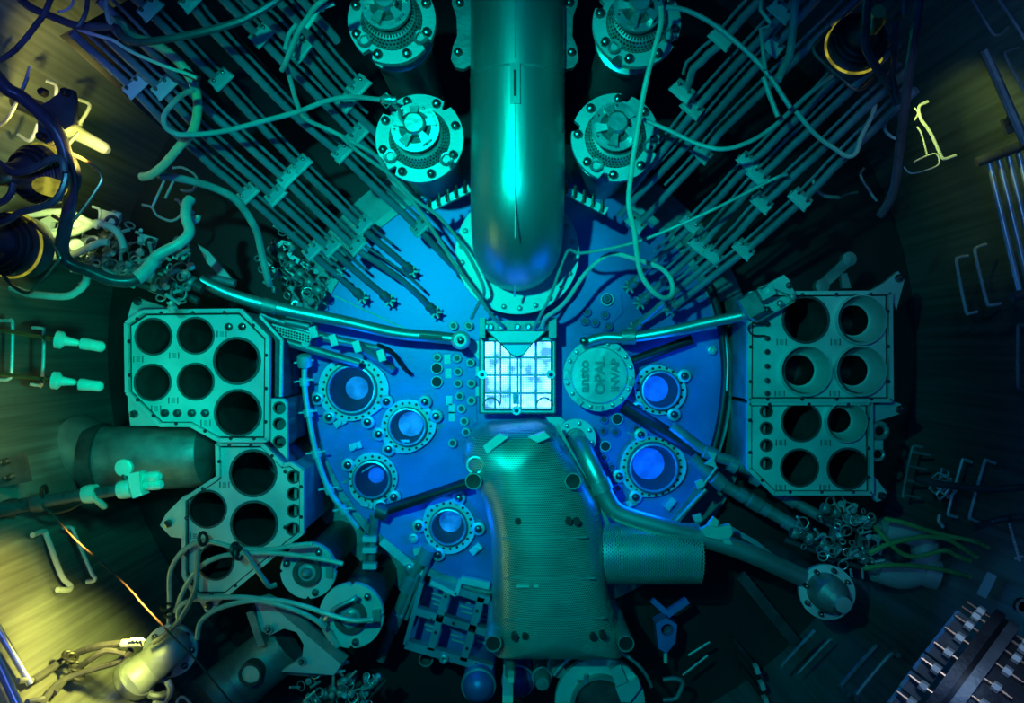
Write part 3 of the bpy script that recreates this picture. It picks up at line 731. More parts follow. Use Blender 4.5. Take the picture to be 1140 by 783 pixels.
left = [
    ([(80, 36), (147, 98), (206, 159), (273, 217), (345, 280), (404, 332)], [(147, 98), (273, 217), (345, 280)], 'outermost guide tube of the upper left bank, dark at its upper end'),
    ([(118, 42), (179, 99), (225, 149), (304, 219), (366, 276), (434, 335)], [(179, 99), (304, 219), (366, 276)], 'guide tube of the upper left bank next to the outermost one'),
    ([(110, 0), (160, 50), (239, 130), (317, 200), (394, 275), (445, 310), (485, 348)], [(317, 200), (394, 275)], 'third guide tube of the left bank, kinked and ending nearest the core'),
    ([(146, -6), (243, 90), (332, 185), (401, 252), (459, 303)], [(169, 8), (243, 90), (332, 185), (401, 252)], 'fourth guide tube of the left bank, carrying four clamp brackets'),
    ([(203, -6), (235, 33), (329, 130), (378, 171), (465, 254), (520, 312)], [(209, 3), (378, 171), (465, 254)], 'fifth guide tube of the left bank, running on to the pipe flange'),
    ([(243, -6), (288, 41), (395, 151), (470, 230)], [(288, 41), (395, 151)], 'sixth guide tube of the left bank, passing left of the lower valve housing'),
    ([(268, -6), (332, 57), (386, 116), (420, 150)], [(332, 57), (384, 115)], 'seventh guide tube of the left bank, between two bright cables'),
    ([(303, -6), (388, 90), (396, 98)], [(396, 98)], 'eighth guide tube of the left bank, short and ending in a bracket'),
    ([(330, -6), (376, 46)], [], 'innermost guide tube of the left bank, beside the upper left valve housing'),
]
for i, (p, b, lab) in enumerate(left):
    zt_ = 1.75; f = min(1, (Vector(p[-1]) - Vector(p[0])).length / 420); guide(p, zt_, zt_ - 1.62 * f, b, lab, GL, -1, star=i < 5)
GR = 'guide tubes in the upper right bank'
right = [
    ([(850, -6), (807, 44), (772, 76), (763, 103)], [(807, 44), (763, 103)], 'innermost guide tube of the right bank, bent down at its end'),
    ([(893, -8), (873, 14), (774, 122), (700, 215)], [(873, 14), (774, 122)], 'second guide tube of the right bank, counted from the valve housings'),
    ([(915, -8), (863, 52), (782, 143), (690, 240)], [(863, 54)], 'third guide tube of the right bank, under the hanging zigzag cable'),
    ([(958, -4), (801, 149), (784, 172), (711, 250)], [(784, 172), (703, 261)], 'fourth guide tube of the right bank, with a clamp beside the looping cable'),
    ([(985, 30), (896, 124), (836, 182), (772, 250), (700, 320)], [(836, 182), (772, 252)], 'fifth guide tube of the right bank, below the bright hook rod'),
    ([(1000, 48), (896, 150), (847, 197), (781, 274), (712, 338)], [(847, 197), (781, 274)], 'sixth guide tube of the right bank, behind the thin crossing cable'),
    ([(1010, 78), (923, 160), (851, 227), (797, 286), (705, 366)], [(851, 227), (797, 286)], 'seventh guide tube of the right bank, ending above the right steel arm'),
    ([(1020, 100), (940, 176), (894, 223), (831, 279), (745, 345)], [(894, 223), (831, 279)], 'outermost guide tube of the right bank, next to the dark wall'),
]
for i, (p, b, lab) in enumerate(right):
    f = min(1, (Vector(p[-1]) - Vector(p[0])).length / 420); guide(p, 1.75, 1.75 - 1.6 * f, b, lab, GR, 1, star=i > 3)
bp_ = thing('backing_plate', 'black sloping plate behind the outer guide tubes at the upper left', 'plate', P(200, 120, .3))
build('plate', MB().add([P(66, 40, 1.5), P(188, 150, .9), P(230, 185, .6), P(330, 110, .7), P(200, -30, 1.4)], [[0, 1, 2, 3, 4]]).add([P(66, 40, 1.5) + Vector((0, 0, -.04)), P(188, 150, .9) + Vector((0, 0, -.04)), P(230, 185, .6) + Vector((0, 0, -.04)), P(330, 110, .7) + Vector((0, 0, -.04)), P(200, -30, 1.4) + Vector((0, 0, -.04))], [[4, 3, 2, 1, 0]]), 'black', bp_)

# ================================================================== BIG HORIZONTAL PIPES AND FLANGES
bt = thing('beam_tube', 'thick dark horizontal tube from the left wall running under the rack', 'pipe', P(170, 510, ZF))
c = P(108, 512, .05).lerp(P(233, 505, .05), .5)
pth = [Vector((-R + .02, P(0, 514, .1).y, .0)), P(120, 512, .05), P(215, 505, .05), P(229, 504, .05), P(237, 504, .05)]
q = 39 * S(.2)
build('tube_body', MB().tube(pth, [q * .93, q * .95, q, q * .9, q * .5], 36), 'dull', bt)
build('tube_collar', MB().ring(P(112, 512, .05), q * .9, q * 1.06, -.05, .05, 36, axis=(1, .06, 0)), 'darkst', bt)
eb = thing('wall_elbow', 'pale flanged pipe elbow on the lit wall at the lower left', 'pipe', P(186, 724, .3))
c = P(191, 723, .44)
axv = Vector((.2, .1, .95)).normalized()
build('elbow_body', MB().tube(smooth_path([P(194, 718, .42), P(191, 721, .58), P(182, 729, .68), P(166, 743, .70), P(148, 758, .66), Vector((*P(120, 780, .62).xy, .6))], 6), 19 * S(.65), 24), 'satin', eb)
build('flange', MB().ring(c, 17 * S(.55), 29 * S(.55), .0, .05, 40, axis=axv), 'satin', eb)
build('wall_sleeve', MB().lathe([(.135, -.03), (.14, 0), (.135, .03)], P(150, 756, .66), (-.6, -.5, -.15), 24), 'steel', eb)
u_, v_, d_ = basis(axv)
for k in range(8):
    a = k * pi / 4; build('bolt', MB().bolt(c + u_ * cos(a) * 23.5 * S(.55) + v_ * sin(a) * 23.5 * S(.55) + d_ * .05, .022, .04, axv), 'bolt', eb)
lc = thing('capped_cylinder', 'dark cylinder with one bright round end window at the bottom left', 'pipe', P(278, 752, ZF))
build('cylinder_body', MB().tube([P(232, 786, .05), P(262, 762, .25), P(320, 715, .2)], [31 * S(.2), 31 * S(.2), 28 * S(.2)], 32), 'dull', lc)
build('window_ring', MB().lathe([(13 * S(.5), -.1), (13 * S(.5), .0), (10.5 * S(.5), .0), (10 * S(.5), -.02)], P(278, 752, .5), n=28, cap1=False), 'darkst', lc)
build('end_window', MB().lathe([(10.4 * S(.5), -.02), (.01, -.015)], P(278, 752, .5), n=28), 'ivory', lc)

sb = thing('saddle_bracket', 'slanted teal saddle bracket over the dark cylinder at the bottom left', 'bracket', P(335, 705, .3))
build('saddle_plate', MB().plate(poly([(283, 668), (297, 664), (312, 672), (375, 722), (383, 736), (372, 752), (313, 748), (336, 733), (338, 718), (330, 704), (316, 700), (300, 708), (290, 702)], .42), .36, .42), 'satin', sb)
build('top_fold', MB().bar(P(310, 672, .46), P(384, 735, .42), .07, .03), 'dull', sb)
build('foot_plate', MB().plate(poly([(313, 748), (370, 742), (384, 737), (378, 750), (356, 754), (322, 752)], .3), .26, .3), 'dull', sb)
for x, y in ((299, 701), (336, 737)):
    b = build('clip', MB().torus(P(x, y, .44), 4 * S(.4), .01, n=12, m=6), 'steel', sb); build('bolt', MB().bolt(P(x, y, .43), .018, .04), 'bolt', b)
build('side_foot', MB().bar(P(283, 676, .35), P(296, 714, .35), .05, .2), 'dull', sb)

def drive(x, y, r, z, label, knobs):
    t = thing('drive_flange', label, 'flange', Vector((*P(x, y, z).xy, ZF)), 'round drive flanges at the lower left')
    s = S(z); c = P(x, y, z); o2 = []
    for k in range(80):
        a = 2 * pi * k / 80; rr = r * s * (1 + (.0 if k % 20 else -.1)); o2.append((c.x + rr * cos(a), c.y + rr * sin(a)))
    build('flange', MB().plate(o2, z - .05, z), 'satin', t)
    build('hub_ring', MB().ring(c, r * .34 * s, r * .5 * s, 0, .05, 32), 'darkst', t)
    build('hub', MB().lathe([(r * .34 * s, 0), (r * .32 * s, .03), (r * .2 * s, .03), (r * .18 * s, .06), (r * .08 * s, .08), (.005, .08)], c, n=26), 'steel', t)
    for a in knobs:
        a = radians(a); build('bolt', MB().bolt(P(x + r * .8 * cos(a), y + r * .8 * sin(a), z), 4 * s, .045), 'bolt', t)
    build('notch_plate', MB().plate([(c.x + r * s * q * cos(a), c.y + r * s * q * sin(a)) for q, a in ((.7, -.3), (.95, -.25), (.95, .25), (.7, .3))], z, z + .03), 'dull', t)
    build('motor_body', MB().lathe([(r * .75 * s, ZF), (r * .75 * s, z - .05)], (c.x, c.y, 0), n=28), 'darkst', t)
    return t
drive(343, 636, 31, .5, 'upper of the two round drive flanges at the lower left, beside the cable bundle', (200, 70, -60))
d2 = drive(391, 686, 36, .55, 'lower of the two round drive flanges at the lower left, a cable looping over it', (-50, 80, 160))
build('cable_clip', MB().tube(smooth_path([P(362, 690, .65), P(372, 678, .68), P(392, 668, .68), P(397, 664, .66)], 5), .015, 8), 'steel', d2)
for k in range(3):
    build('hose_barb', MB().cyl(P(356 + 5 * k, 690 + 6 * k, .6), P(368 + 4 * k, 712 + 4 * k, .56), .02, 8), 'satin', d2)

# bottom edge flanges
bf = thing('bottom_valve', 'large round flange with strap and clamp lugs at the bottom edge below the guard', 'valve', P(668, 770, ZF))
z = .45; s = S(z); c = P(668, 783, z)
build('flange', MB().ring(c, 30 * s, 50 * s, -.06, 0, 48), 'satin', bf)
build('inner_ring', MB().ring(c, 29 * s, 33 * s, -.02, .05, 40), 'dull', bf)
build('barrel', MB().lathe([(29 * s, ZF), (29 * s, .1), (24 * s, .14), (.01, .14)], (c.x, c.y, z - .1), n=40), 'darkst', bf)
build('lug_block', MB().plate(poly([(677, 742), (689, 736), (697, 755), (685, 760)], z), z, z + .07), 'satin', bf)
build('lug_block', MB().plate(poly([(684, 762), (709, 752), (712, 762), (700, 778), (690, 778)], z), z, z + .06), 'satin', bf)
build('strap', MB().torus(c, 60 * s, .012, n=24, a0=.3, a1=2.6, m=6), 'steel', bf)
build('strap_hook', MB().torus(P(654, 722, z + .1), 3.5 * s, .01, n=14).bar(P(654, 725, z + .1), P(655, 738, z + .02), .02, .02), 'steel', bf)
build('clip', MB().box(P(652, 756, z + .05), 4 * s, 10 * s, .04).box(P(646, 757, z + .05), 8 * s, 2 * s, .03), 'steel', bf)
wb = thing('white_block', 'upright pale green block with a small square tip at the bottom edge', 'block', P(566, 770, .1))
build('block_body', MB().box(P(565.5, 771, .62), 11 * S(.6), 28 * S(.6), .5), 'ivory', wb)
build('tip', MB().box(P(569, 754, .8), 6 * S(.8), 6 * S(.8), .1), 'ivory', wb)
build('stem', MB().cyl(P(568, 751, .75), P(567, 722, .45), .035, 12), 'dull', wb)
for x, y, r, lab in ((532, 770, 18, 'dim round cap at the bottom edge left of the white block'), (577, 765, 17, 'dim round cap at the bottom edge behind the white block')):
    t = thing('round_cap', lab, 'cap', Vector((*P(x, y, .3).xy, ZF)), 'round caps at the bottom edge')
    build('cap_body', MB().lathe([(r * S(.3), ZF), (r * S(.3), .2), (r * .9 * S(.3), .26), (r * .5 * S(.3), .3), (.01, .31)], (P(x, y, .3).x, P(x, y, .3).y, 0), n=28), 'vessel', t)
    build('cap_ring', MB().torus((P(x, y, .3).x, P(x, y, .3).y, .2), r * 1.02 * S(.3), .012, n=28, m=6), 'steel', t)
for i, (x, y) in enumerate(((604, 762), (622, 748))):
    t = thing('post', ['slim dark post at the bottom edge right of the white block', 'second slim dark post at the bottom edge, nearer the big flange'][i], 'post', Vector((*P(x, y, .4).xy, ZF)))
    build('post_body', MB().lathe([(.06, ZF), (.06, .36), (.045, .4), (.01, .4)], (P(x, y, .4).x, P(x, y, .4).y, 0), n=18), 'dull', t)
    build('post_collar', MB().lathe([(.075, .22), (.075, .28)], (P(x, y, .4).x, P(x, y, .4).y, 0), n=18), 'steel', t)

# blue lattice tray
tr = thing('lattice_tray', 'tilted blue lattice tray with six open cells left of the guard', 'tray', P(510, 690, ZF))
z = .05
def tb(a, b, wd=9, nm='lattice_bar'): build(nm, MB().bar(P(*a, z), P(*b, z), wd * S(z), .08), 'tube', tr)
tb((479, 647), (545, 668), 8); tb((464, 679), (545, 704), 8); tb((452, 716), (548, 744), 9)
tb((499, 654), (480, 722), 8); tb((536, 664), (516, 734), 8); tb((470, 648), (452, 716), 5)
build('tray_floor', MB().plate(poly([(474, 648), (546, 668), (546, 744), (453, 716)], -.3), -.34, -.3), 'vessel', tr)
fh = MB()
for x, y in ((496, 664), (490, 686), (485, 704), (531, 680), (525, 702), (520, 722), (480, 690), (505, 694), (495, 730), (530, 740)): fh.lathe([(.012, 0), (.012, .01)], P(x, y, z + .04), n=8)
build('rivet', fh, 'bolt', tr)
lm = MB()
for cx, cy in ((486, 668), (517, 676), (478, 697), (507, 708), (536, 715), (540, 690)):
    for k in range(3): lm.box(P(cx + k * 1.5, cy + (k - 1) * 6, -.28), 14 * S(-.3), 1.5 * S(-.3), .02, -.28)
build('cell_mark', lm, 'satin', tr)
build('lifting_lug', MB().torus(P(494, 734, z + .06), 3.5 * S(z), .014, n=14), 'steel', tr)
build('foot_socket', MB().lathe([(8 * S(-.1), -.4), (8 * S(-.1), 0), (6.6 * S(-.1), 0), (6.4 * S(-.1), -.15)], P(474, 735, -.1), n=22, cap1=False), 'dull', tr)
build('corner_frame', MB().bar(P(480, 648, .08), P(508, 662, .08), .03, .04).bar(P(508, 662, .08), P(513, 645, .08), .03, .04).bar(P(513, 645, .08), P(545, 652, .08), .05, .05), 'satin', tr)

# ================================================================== ARMS AND TROUGHS
def arm(name, label, pts, r, m='pipe', ends=None, cat='pipe', knots=None):
    q = [P(*p) for p in pts]
    t = thing(name, label, cat, q[-1])
    build('arm_body', MB().tube(smooth_path(q, 6), r, 18), m, t)
    for x, y, zz, rr in (knots or []):
        c = P(x, y, zz); d = min(range(len(q) - 1), key=lambda i: (q[i].lerp(q[i + 1], .5) - c).length); ax = q[d + 1] - q[d]
        build('collar', MB().lathe([(rr * .9, -.05), (rr, -.045), (rr, .045), (rr * .9, .05)], c, ax, 20), 'dull', t)
    return t
la = arm('strut_pipe', 'long shining steel arm from the upper left down to the core', [(222, 312, .62), (262, 330, .55), (322, 346, .48), (382, 358, .42), (440, 371, .36), (480, 375, .33), (511, 378, .32)], 6.8 * S(.45), knots=[(300, 341, .5, .05)])
b = build('end_eye', MB().lathe([(.065, -.05), (.065, .05), (.045, .07), (.03, .07), (.028, .05), (.005, .05)], P(513, 379, .34), n=26), 'satin', la); build('bolt', MB().bolt(P(513, 379, .39), .025, .03), 'bolt', b)
build('slot', MB().bar(P(467, 374, .39), P(492, 376, .38), .02, .012), 'black', la)
ra = arm('strut_pipe', 'shining steel arm from the lid up to the right rack bracket', [(648, 383, .3), (672, 376, .32), (700, 376, .35), (740, 370, .4), (785, 360, .44), (834, 350, .5)], 6 * S(.4), knots=[(700, 375, .35, .055), (834, 350, .5, .05)])
build('end_bolt', MB().bolt(P(650, 380, .34), .03, .05), 'bolt', ra)
arm('black_trough', 'black bar behind the right steel arm, slanting up from the lid', [(704, 402, .12), (770, 378, .12)], .035, 'black', cat='bar')
b1 = arm('black_trough', 'thick black bar slanting from the lid toward the lower right pipes', [(694, 452, .15), (735, 478, .15), (790, 510, .15)], .052, 'black', cat='bar')
for lab, pts, r in (('jointed tube with clamp sleeves below the right rack, upper of two', [(748, 474, .22), (790, 505, .22), (830, 520, .22), (880, 556, .25), (940, 590, .3)], 6), ('jointed tube with clamp sleeves below the right rack, lower of two', [(770, 510, .2), (800, 536, .2), (840, 560, .22), (890, 590, .25), (930, 622, .3)], 7)):
    t = arm('jointed_tube', lab, pts, r * S(.2), 'dull', cat='tube', knots=[(p[0], p[1], p[2], (r + 1.6) * S(.2)) for p in pts[1:-1]])
    for k in range(4):
        q = P(*pts[1]).lerp(P(*pts[3]), k / 3.5)
        build('sleeve', MB().lathe([((r + .8) * S(.2), -.03), ((r + .8) * S(.2), .03)], q, P(*pts[3]) - P(*pts[1]), 16), 'tube', t)
cl = thing('pipe_clamp', 'bright zigzag clamp where two jointed tubes cross below the lid', 'clamp', P(791, 512, .22))
build('clamp_plate', MB().plate(poly([(789, 503), (798, 505), (795, 513), (799, 522), (785, 517), (792, 511)], .3), .27, .3), 'satin', cl)
build('clamp_plate', MB().plate(poly([(774, 537), (782, 534), (785, 541), (777, 545)], .3), .27, .3), 'satin', cl)
build('clamp_plate', MB().plate(poly([(771, 575), (780, 572), (782, 580), (774, 582)], .3), .27, .3), 'satin', cl)
build('connecting_rod', MB().cyl(P(786, 545, .28), P(752, 581, .25), .018, 10).cyl(P(798, 520, .28), P(783, 540, .28), .012, 8), 'dull', cl)
wp_ = thing('wrapped_tape', 'crumpled pale wrapping around the slender pipe beyond the guard duct', 'wrapping', P(798, 592, .5))
build('tape', MB().plate(poly([(780, 590), (790, 585), (798, 588), (813, 584), (816, 594), (812, 600), (800, 601), (786, 598)], .6), .55, .6).plate(poly([(788, 584), (795, 576), (800, 580), (799, 587)], .58), .54, .58).plate(poly([(803, 601), (811, 598), (816, 607), (808, 606)], .58), .54, .58), 'satin', wp_)
for lab, pts, r, m in (('flat steel bar standing off the floor below the slender pipe, lower right', [(824, 640, -.2), (850, 672, -.2), (886, 716, -.2)], .05, 'darkst'),
                       ('thin steel strip beside the slender pipe, right of the wrapping', [(812, 588, .2), (840, 604, .2), (868, 626, .2)], .022, 'tube')):
    t = thing('steel_bar', lab, 'bar', P(*pts[-1])); mb = MB()
    for i in range(len(pts) - 1): mb.bar(P(*pts[i]), P(*pts[i + 1]), r * 1.6, r * .8)
    build('bar_body', mb, m, t)
# curved hose round the vessel with clamps
vh = thing('rim_tube', 'pale clamped tube curving round the left edge of the blue vessel', 'tube', P(345, 480, .05))
vp2 = smooth_path([P(339, 404, .2), P(339, 430, .2), P(343, 460, .2), (P(352, 505, .2)), P(366, 545, .18), P(382, 568, .15), P(398, 588, .1)], 6)
build('tube_body', MB().tube(vp2, 3.2 * S(.2), 12), 'satin', vh)
for i in (0, 5, 12, 18, 24, 30):
    d = vp2[min(i + 1, len(vp2) - 1)] - vp2[max(i - 1, 0)]
    b = build('clamp', MB().lathe([(.034, -.03), (.034, .03)], vp2[i], d, 14), 'satin', vh); build('clamp_pin', MB().bar(vp2[i] + Vector((-.07, 0, .02)), vp2[i] + Vector((.07, .02, .02)), .012, .012), 'satin', b)
build('head', MB().lathe([(.05, -.04), (.055, .0), (.05, .04), (.03, .05)], P(339, 402, .22), (0, 1, .3), 16), 'satin', vh)
gb = thing('guide_rail', 'twin rail with perforated strip running from the left rack towards the core', 'rail', P(380, 385, .15))
for a, b, r, m in (((316, 380, .3), (400, 405, .25), .03, 'dull'), ((290, 350, .3), (350, 372, .28), .026, 'tube'), ((350, 372, .28), (420, 388, .2), .024, 'dull'), ((318, 358, .3), (345, 364, .3), .03, 'tube'), ((360, 376, .3), (398, 384, .25), .03, 'tube'), ((398, 384, .25), (437, 412, .1), .035, 'dull'), ((356, 393, .26), (380, 400, .24), .026, 'tube')):
    build('rail_tube', MB().cyl(P(*a), P(*b), r, 12), m, gb)
build('perforated_strip', MB().bar(P(302, 366, .34), P(346, 378, .34), .07, .02), 'satin', gb)
hm = MB()
for i in range(14):
    for j in (-1, 0, 1):
        q = P(303 + i * 3.1, 366.4 + i * .85 + j * 3, .352); hm.lathe([(.008, 0), (.008, .004)], q, n=6)
build('strip_hole', hm, 'black', gb, kind='stuff')
for x, y in ((350, 370), (372, 379), (398, 386), (340, 380), (425, 396)): build('rail_clamp', MB().box(P(x, y, .3), .05, .08, .06, .3), 'satin', gb)
build('end_hose', MB().tube(smooth_path([P(420, 384, .2), P(436, 392, .15), P(450, 410, .1), P(458, 417, .05)], 6), .016, 8), 'black', gb)
cr = thing('valve_rail', 'slim vertical tube clamp rail below the third blue well', 'rail', P(413, 600, -.1))
for x in (408, 418): build('rail_rod', MB().bar(P(x, 578, .05), P(x - 4, 655, -.1), .02, .03), 'tube', cr)
build('rail_tube', MB().cyl(P(417, 572, .1), P(411, 650, -.05), .035, 12), 'dull', cr)
for y in (600, 612, 630): build('rail_clamp', MB().box(P(412, y, .1), .1, .04, .06), 'satin', cr)
ch = thing('jointed_tube', 'dark jointed tube slanting from the fourth blue well to the bottom left', 'tube', P(440, 680, -.2))
jp = [(474, 618, .1), (455, 650, .05), (440, 690, 0), (424, 735, -.1)]
build('tube_body', MB().tube(smooth_path([P(*p) for p in jp], 5), .035, 12), 'dull', ch)
for a in jp[:3]: build('sleeve', MB().lathe([(.055, -.06), (.055, .06)], P(*a), P(*jp[2]) - P(*jp[0]), 14), 'tube', ch)
build('side_rod', MB().cyl(P(466, 640, .1), P(440, 705, 0), .014, 8).cyl(P(478, 624, .1), P(452, 690, 0), .014, 8), 'tube', ch)
ls = thing('vessel_tab', 'slim L-shaped steel strip at the lower left rim of the vessel', 'bracket', P(455, 625, .02))
build('strip', MB().bar(P(425, 602, .06), P(470, 640, .06), .06, .03), 'satin', ls); build('bolt', MB().bolt(P(456, 633, .075), .04, .03), 'steel', ls)
bl2 = thing('bolt_lug', 'round bolt boss on the vessel rim left of the fourth blue well', 'bolt', P(461, 598, 0))
build('boss', MB().lathe([(.035, 0), (.035, .05), (.02, .055), (.018, .03), (.003, .03)], P(461, 598, 0), n=18), 'satin', bl2)
bl3 = thing('bolt_lug', 'round bolt boss on the vessel right of the upper right blue well', 'bolt', P(791, 390, 0))
build('boss', MB().lathe([(.035, 0), (.035, .05), (.02, .055), (.018, .03), (.003, .03)], P(791, 390, 0), n=6), 'satin', bl3)
ed = thing('edge_tube', 'dark thin tube curving along the right rim of the blue vessel', 'tube', P(808, 420, 0))
build('tube_body', MB().tube(smooth_path([P(790, 318, .1), P(800, 350, .08), P(806, 390, .06), P(807, 430, .06), P(800, 480, .06), P(785, 530, .06)], 6), .03, 12), 'black', ed)
build('bright_tube', MB().tube(smooth_path([P(806, 370, .08), P(810, 400, .08), P(809, 435, .08)], 6), .012, 8), 'tube', ed)

# ================================================================== LAMPS
def lamp(x, y, r, z, label, tilt, glass):
    t = thing('underwater_lamp', label, 'lamp', P(x, y, z))
    ax = Vector(tilt).normalized(); s = S(z); c = P(x, y, z); R_ = r * s
    build('housing', MB().lathe([(R_ * .95, -.16), (R_ * 1.0, -.1), (R_ * .98, -.02), (R_ * .86, .02), (R_ * .5, .1), (R_ * .4, .14), (R_ * .38, .2), (.01, .21)], c, ax, 36, cap0=False), 'darkst', t)
    build('rim_ring', MB().torus(c - ax * .04, R_ * 1.0, .009, ax, 36, 8), 'amberglow', t)  # orange reflected light painted on the ring as emission
    for k in (.92, .82, .70): build('cooling_rib', MB().torus(c + ax * (.02 + (.92 - k) * .25), R_ * k, .010, ax, 32, 6), 'black', t)
    build('reflector', MB().lathe([(R_ * .93, -.15), (R_ * .6, -.08), (.01, -.06)], c, ax, 32), glass, t)
    build('cable_gland', MB().lathe([(.06, .19), (.06, .27), (.035, .32), (.02, .32)], c, ax, 16), 'brass', t)
    for k in range(3):
        a = 2 * pi * k / 3; u, v, d = basis(ax)
        build('guard_screw', MB().bolt(c + (u * cos(a) + v * sin(a)) * R_ * .9, .014, .03, ax), 'brass', t)
    return t
lamp(40, 194, 33, 1.55, 'upper brown underwater lamp at the left, ringed with glowing copper light', (-.3, -.2, .9), 'amber')
lamp(8, 272, 36, 1.5, 'lower dark underwater lamp cut by the left edge, ribbed housing', (-.15, .0, 1), 'amber')
l3 = None; lw = bpy.data.objects['underwater_lamp']
build('amber_reflection_patch', MB().plate([tuple(P(52 + 15 * cos(k * pi / 8) * 1.05 - 6 * sin(k * pi / 8), 207 + 9 * sin(k * pi / 8) + 5 * cos(k * pi / 8), 1.66).xy) for k in range(16)][::-1], 1.60, 1.66), 'amberglow', lw)  # added glowing disc for the reflection inside the lamp ring
lamp(955, 47, 32, 1.7, 'dark underwater lamp at the upper right with thin orange rim', (-.1, .1, 1), 'amber')
def wire(name, label, pts, r, m, z, cat='cable', group=None, n=8, k=6, closed=False):
    q = path(pts, z); mb = MB().tube(smooth_path(q, k), r, n)
    o = build(name, mb, m); return tag(o, label, cat, group)
wire('guard_bail', 'copper bail rod in front of the upper left lamp', [(62, 163), (78, 170), (102, 183), (112, 195), (110, 207), (84, 243), (72, 247), (58, 240)], .010, 'copper', 1.5, 'rod')
wire('guard_bail', 'copper bail rod around the lower left lamp', [(0, 302), (14, 318), (28, 326), (38, 322), (64, 292), (66, 284), (54, 266), (34, 246)], .010, 'copper', 1.5, 'rod')
wire('guard_bail', 'thin copper bail rod beside the upper right lamp', [(925, 30), (908, 48), (906, 57), (912, 65), (935, 86), (950, 99), (958, 100), (965, 95), (977, 80)], .009, 'copper', 1.75, 'rod')
bb = thing('lamp_bracket', 'dark blue bolted triangular bracket above the upper left lamp', 'bracket', P(68, 125, 1.5))
build('plate', MB().plate(poly([(73, 98), (81, 100), (83, 112), (82, 138), (72, 145), (44, 118), (54, 112)], 1.6), 1.56, 1.6), 'darkst', bb)
build('plate', MB().plate(poly([(42, 134), (58, 145), (62, 156), (50, 160), (42, 150)], 1.6), 1.56, 1.6), 'darkst', bb)
for x, y in ((75, 104), (48, 153), (50, 104)): build('bolt', MB().bolt(P(x, y, 1.6), 5 * S(1.6), .05), 'black', bb)
build('wall_arm', MB().cyl(P(60, 130, 1.56), P(20, 112, 1.4), .05, 12), 'darkst', bb)
wr = thing('wall_peg', 'thick pale round peg on the wall under the triangular bracket', 'peg', P(98, 156, .9))
build('peg_body', MB().tube([P(78, 144, 1.0), P(92, 152, 1.0), P(118, 166, 1.0), P(121, 168, 1.0)], [.055, .042, .036, .02], 14), 'ivory', wr)
build('peg_base', MB().lathe([(.07, -.02), (.07, .02)], P(78, 144, 1.0), (-1, .5, 0), 18), 'satin', wr)

# ================================================================== WALL HANDLES
def staple(label, pts, z, r=.011, m='satin', group='bent rod holders on the pool wall', name='rod_holder'):
    o = build(name, MB().tube(smooth_path(path(pts, z), 4), r, 8), m); tag(o, label, 'holder', group)
staple('bent yellow-lit rod holder at the left edge above the upper sample rod', [(0, 357), (10, 357), (14, 361), (13, 412), (10, 422), (0, 423)], (.95, .95))
staple('bent rod holder at the left crossing both sample rods', [(36, 365), (47, 366), (49, 372), (47, 425), (43, 429), (34, 428)], (.8, .8))
staple('bright bent rod holder on the wall above the pale peg', [(88, 111), (98, 115), (99, 121), (90, 136), (90, 140)], 1.0)
staple('bright bent rod holder on the wall left of the pale peg', [(20, 150), (32, 157), (38, 150), (42, 138)], 1.2)
staple('bright bent rod holder on the wall below the pale peg', [(88, 148), (76, 162), (74, 170)], 1.05)
staple('bent rod holder above the dark blue bracket at the left', [(52, 90), (62, 95), (62, 108)], 1.3)
staple('dark bent rod holder on the wall at the upper left edge', [(34, 74), (27, 95), (10, 130), (0, 140)], 1.5, m='dull')
staple('yellow-lit bent rod holder at the lower left wall, left of two', [(36, 596), (48, 592), (52, 597), (68, 640), (78, 652), (76, 657), (64, 657)], (.75, .75), .018)
staple('bent rod holder at the lower left wall, right of two', [(70, 588), (80, 588), (84, 596), (102, 638), (106, 642), (104, 647), (96, 648)], (.6, .6), .013)
staple('thin bent rod holder on the dark right wall, left of two', [(1078, 285), (1067, 287), (1065, 294), (1075, 345), (1079, 349), (1088, 347)], .6)
staple('thin bent rod holder on the dark right wall, right of two', [(1098, 272), (1087, 276), (1086, 284), (1098, 334), (1102, 340), (1114, 338)], .72)
staple('thin bent rod holder at the right edge below the vertical rails', [(1144, 362), (1134, 362), (1133, 370), (1133, 425), (1135, 433), (1144, 434)], .85, m='dull')
staple('thin bent rod holder on the right wall beside the hook cluster', [(1082, 515), (1073, 512), (1070, 517), (1056, 568), (1058, 574), (1066, 576)], .55)
staple('thin bent rod holder on the right wall above the bead chain', [(1108, 516), (1098, 513), (1095, 518), (1080, 572), (1082, 578), (1090, 582)], .65)
staple('bent rod holder at the lower right, long loop beside the flange studs', [(976, 718), (938, 761), (937, 767), (945, 774)], .3, .016, 'dull')
staple('second bent rod holder at the lower right, next to the studs', [(1000, 730), (992, 728), (956, 770), (954, 778), (956, 786)], .35, .02, 'dull')
staple('dim straight rod at the lower right below the wall flange', [(907, 702), (873, 738), (871, 744)], .2, .014, 'dull')
staple('dim bent rod at the lower right below the wall flange', [(926, 712), (920, 716), (888, 750)], .2, .012, 'dull')
staple('bent rod holder at the top right corner', [(1080, -4), (1098, 26), (1106, 38), (1114, 38), (1122, 30)], 1.7, .008, 'dull')
staple('bent rod holder at the right edge beside the round grey rod', [(1134, 53), (1122, 57), (1120, 64), (1142, 104)], 1.7, .008, 'dull')
for pts, lab in (([(183, 201), (178, 212), (170, 230)], 'thin straight wire pin left of the hooked wires, upper left wall'), ([(193, 202), (184, 221)], 'short wire pin left of the hooked wires, upper left wall')):
    staple(lab, pts, .5, .010, group='wire hooks on the upper left wall', name='wire_hook')
staple('hooked loop of wire on the upper left wall, lower one', [(158, 228), (169, 231), (175, 240), (190, 246), (200, 241), (203, 232), (199, 224), (195, 222)], .5, .009, group='wire hooks on the upper left wall', name='wire_hook')
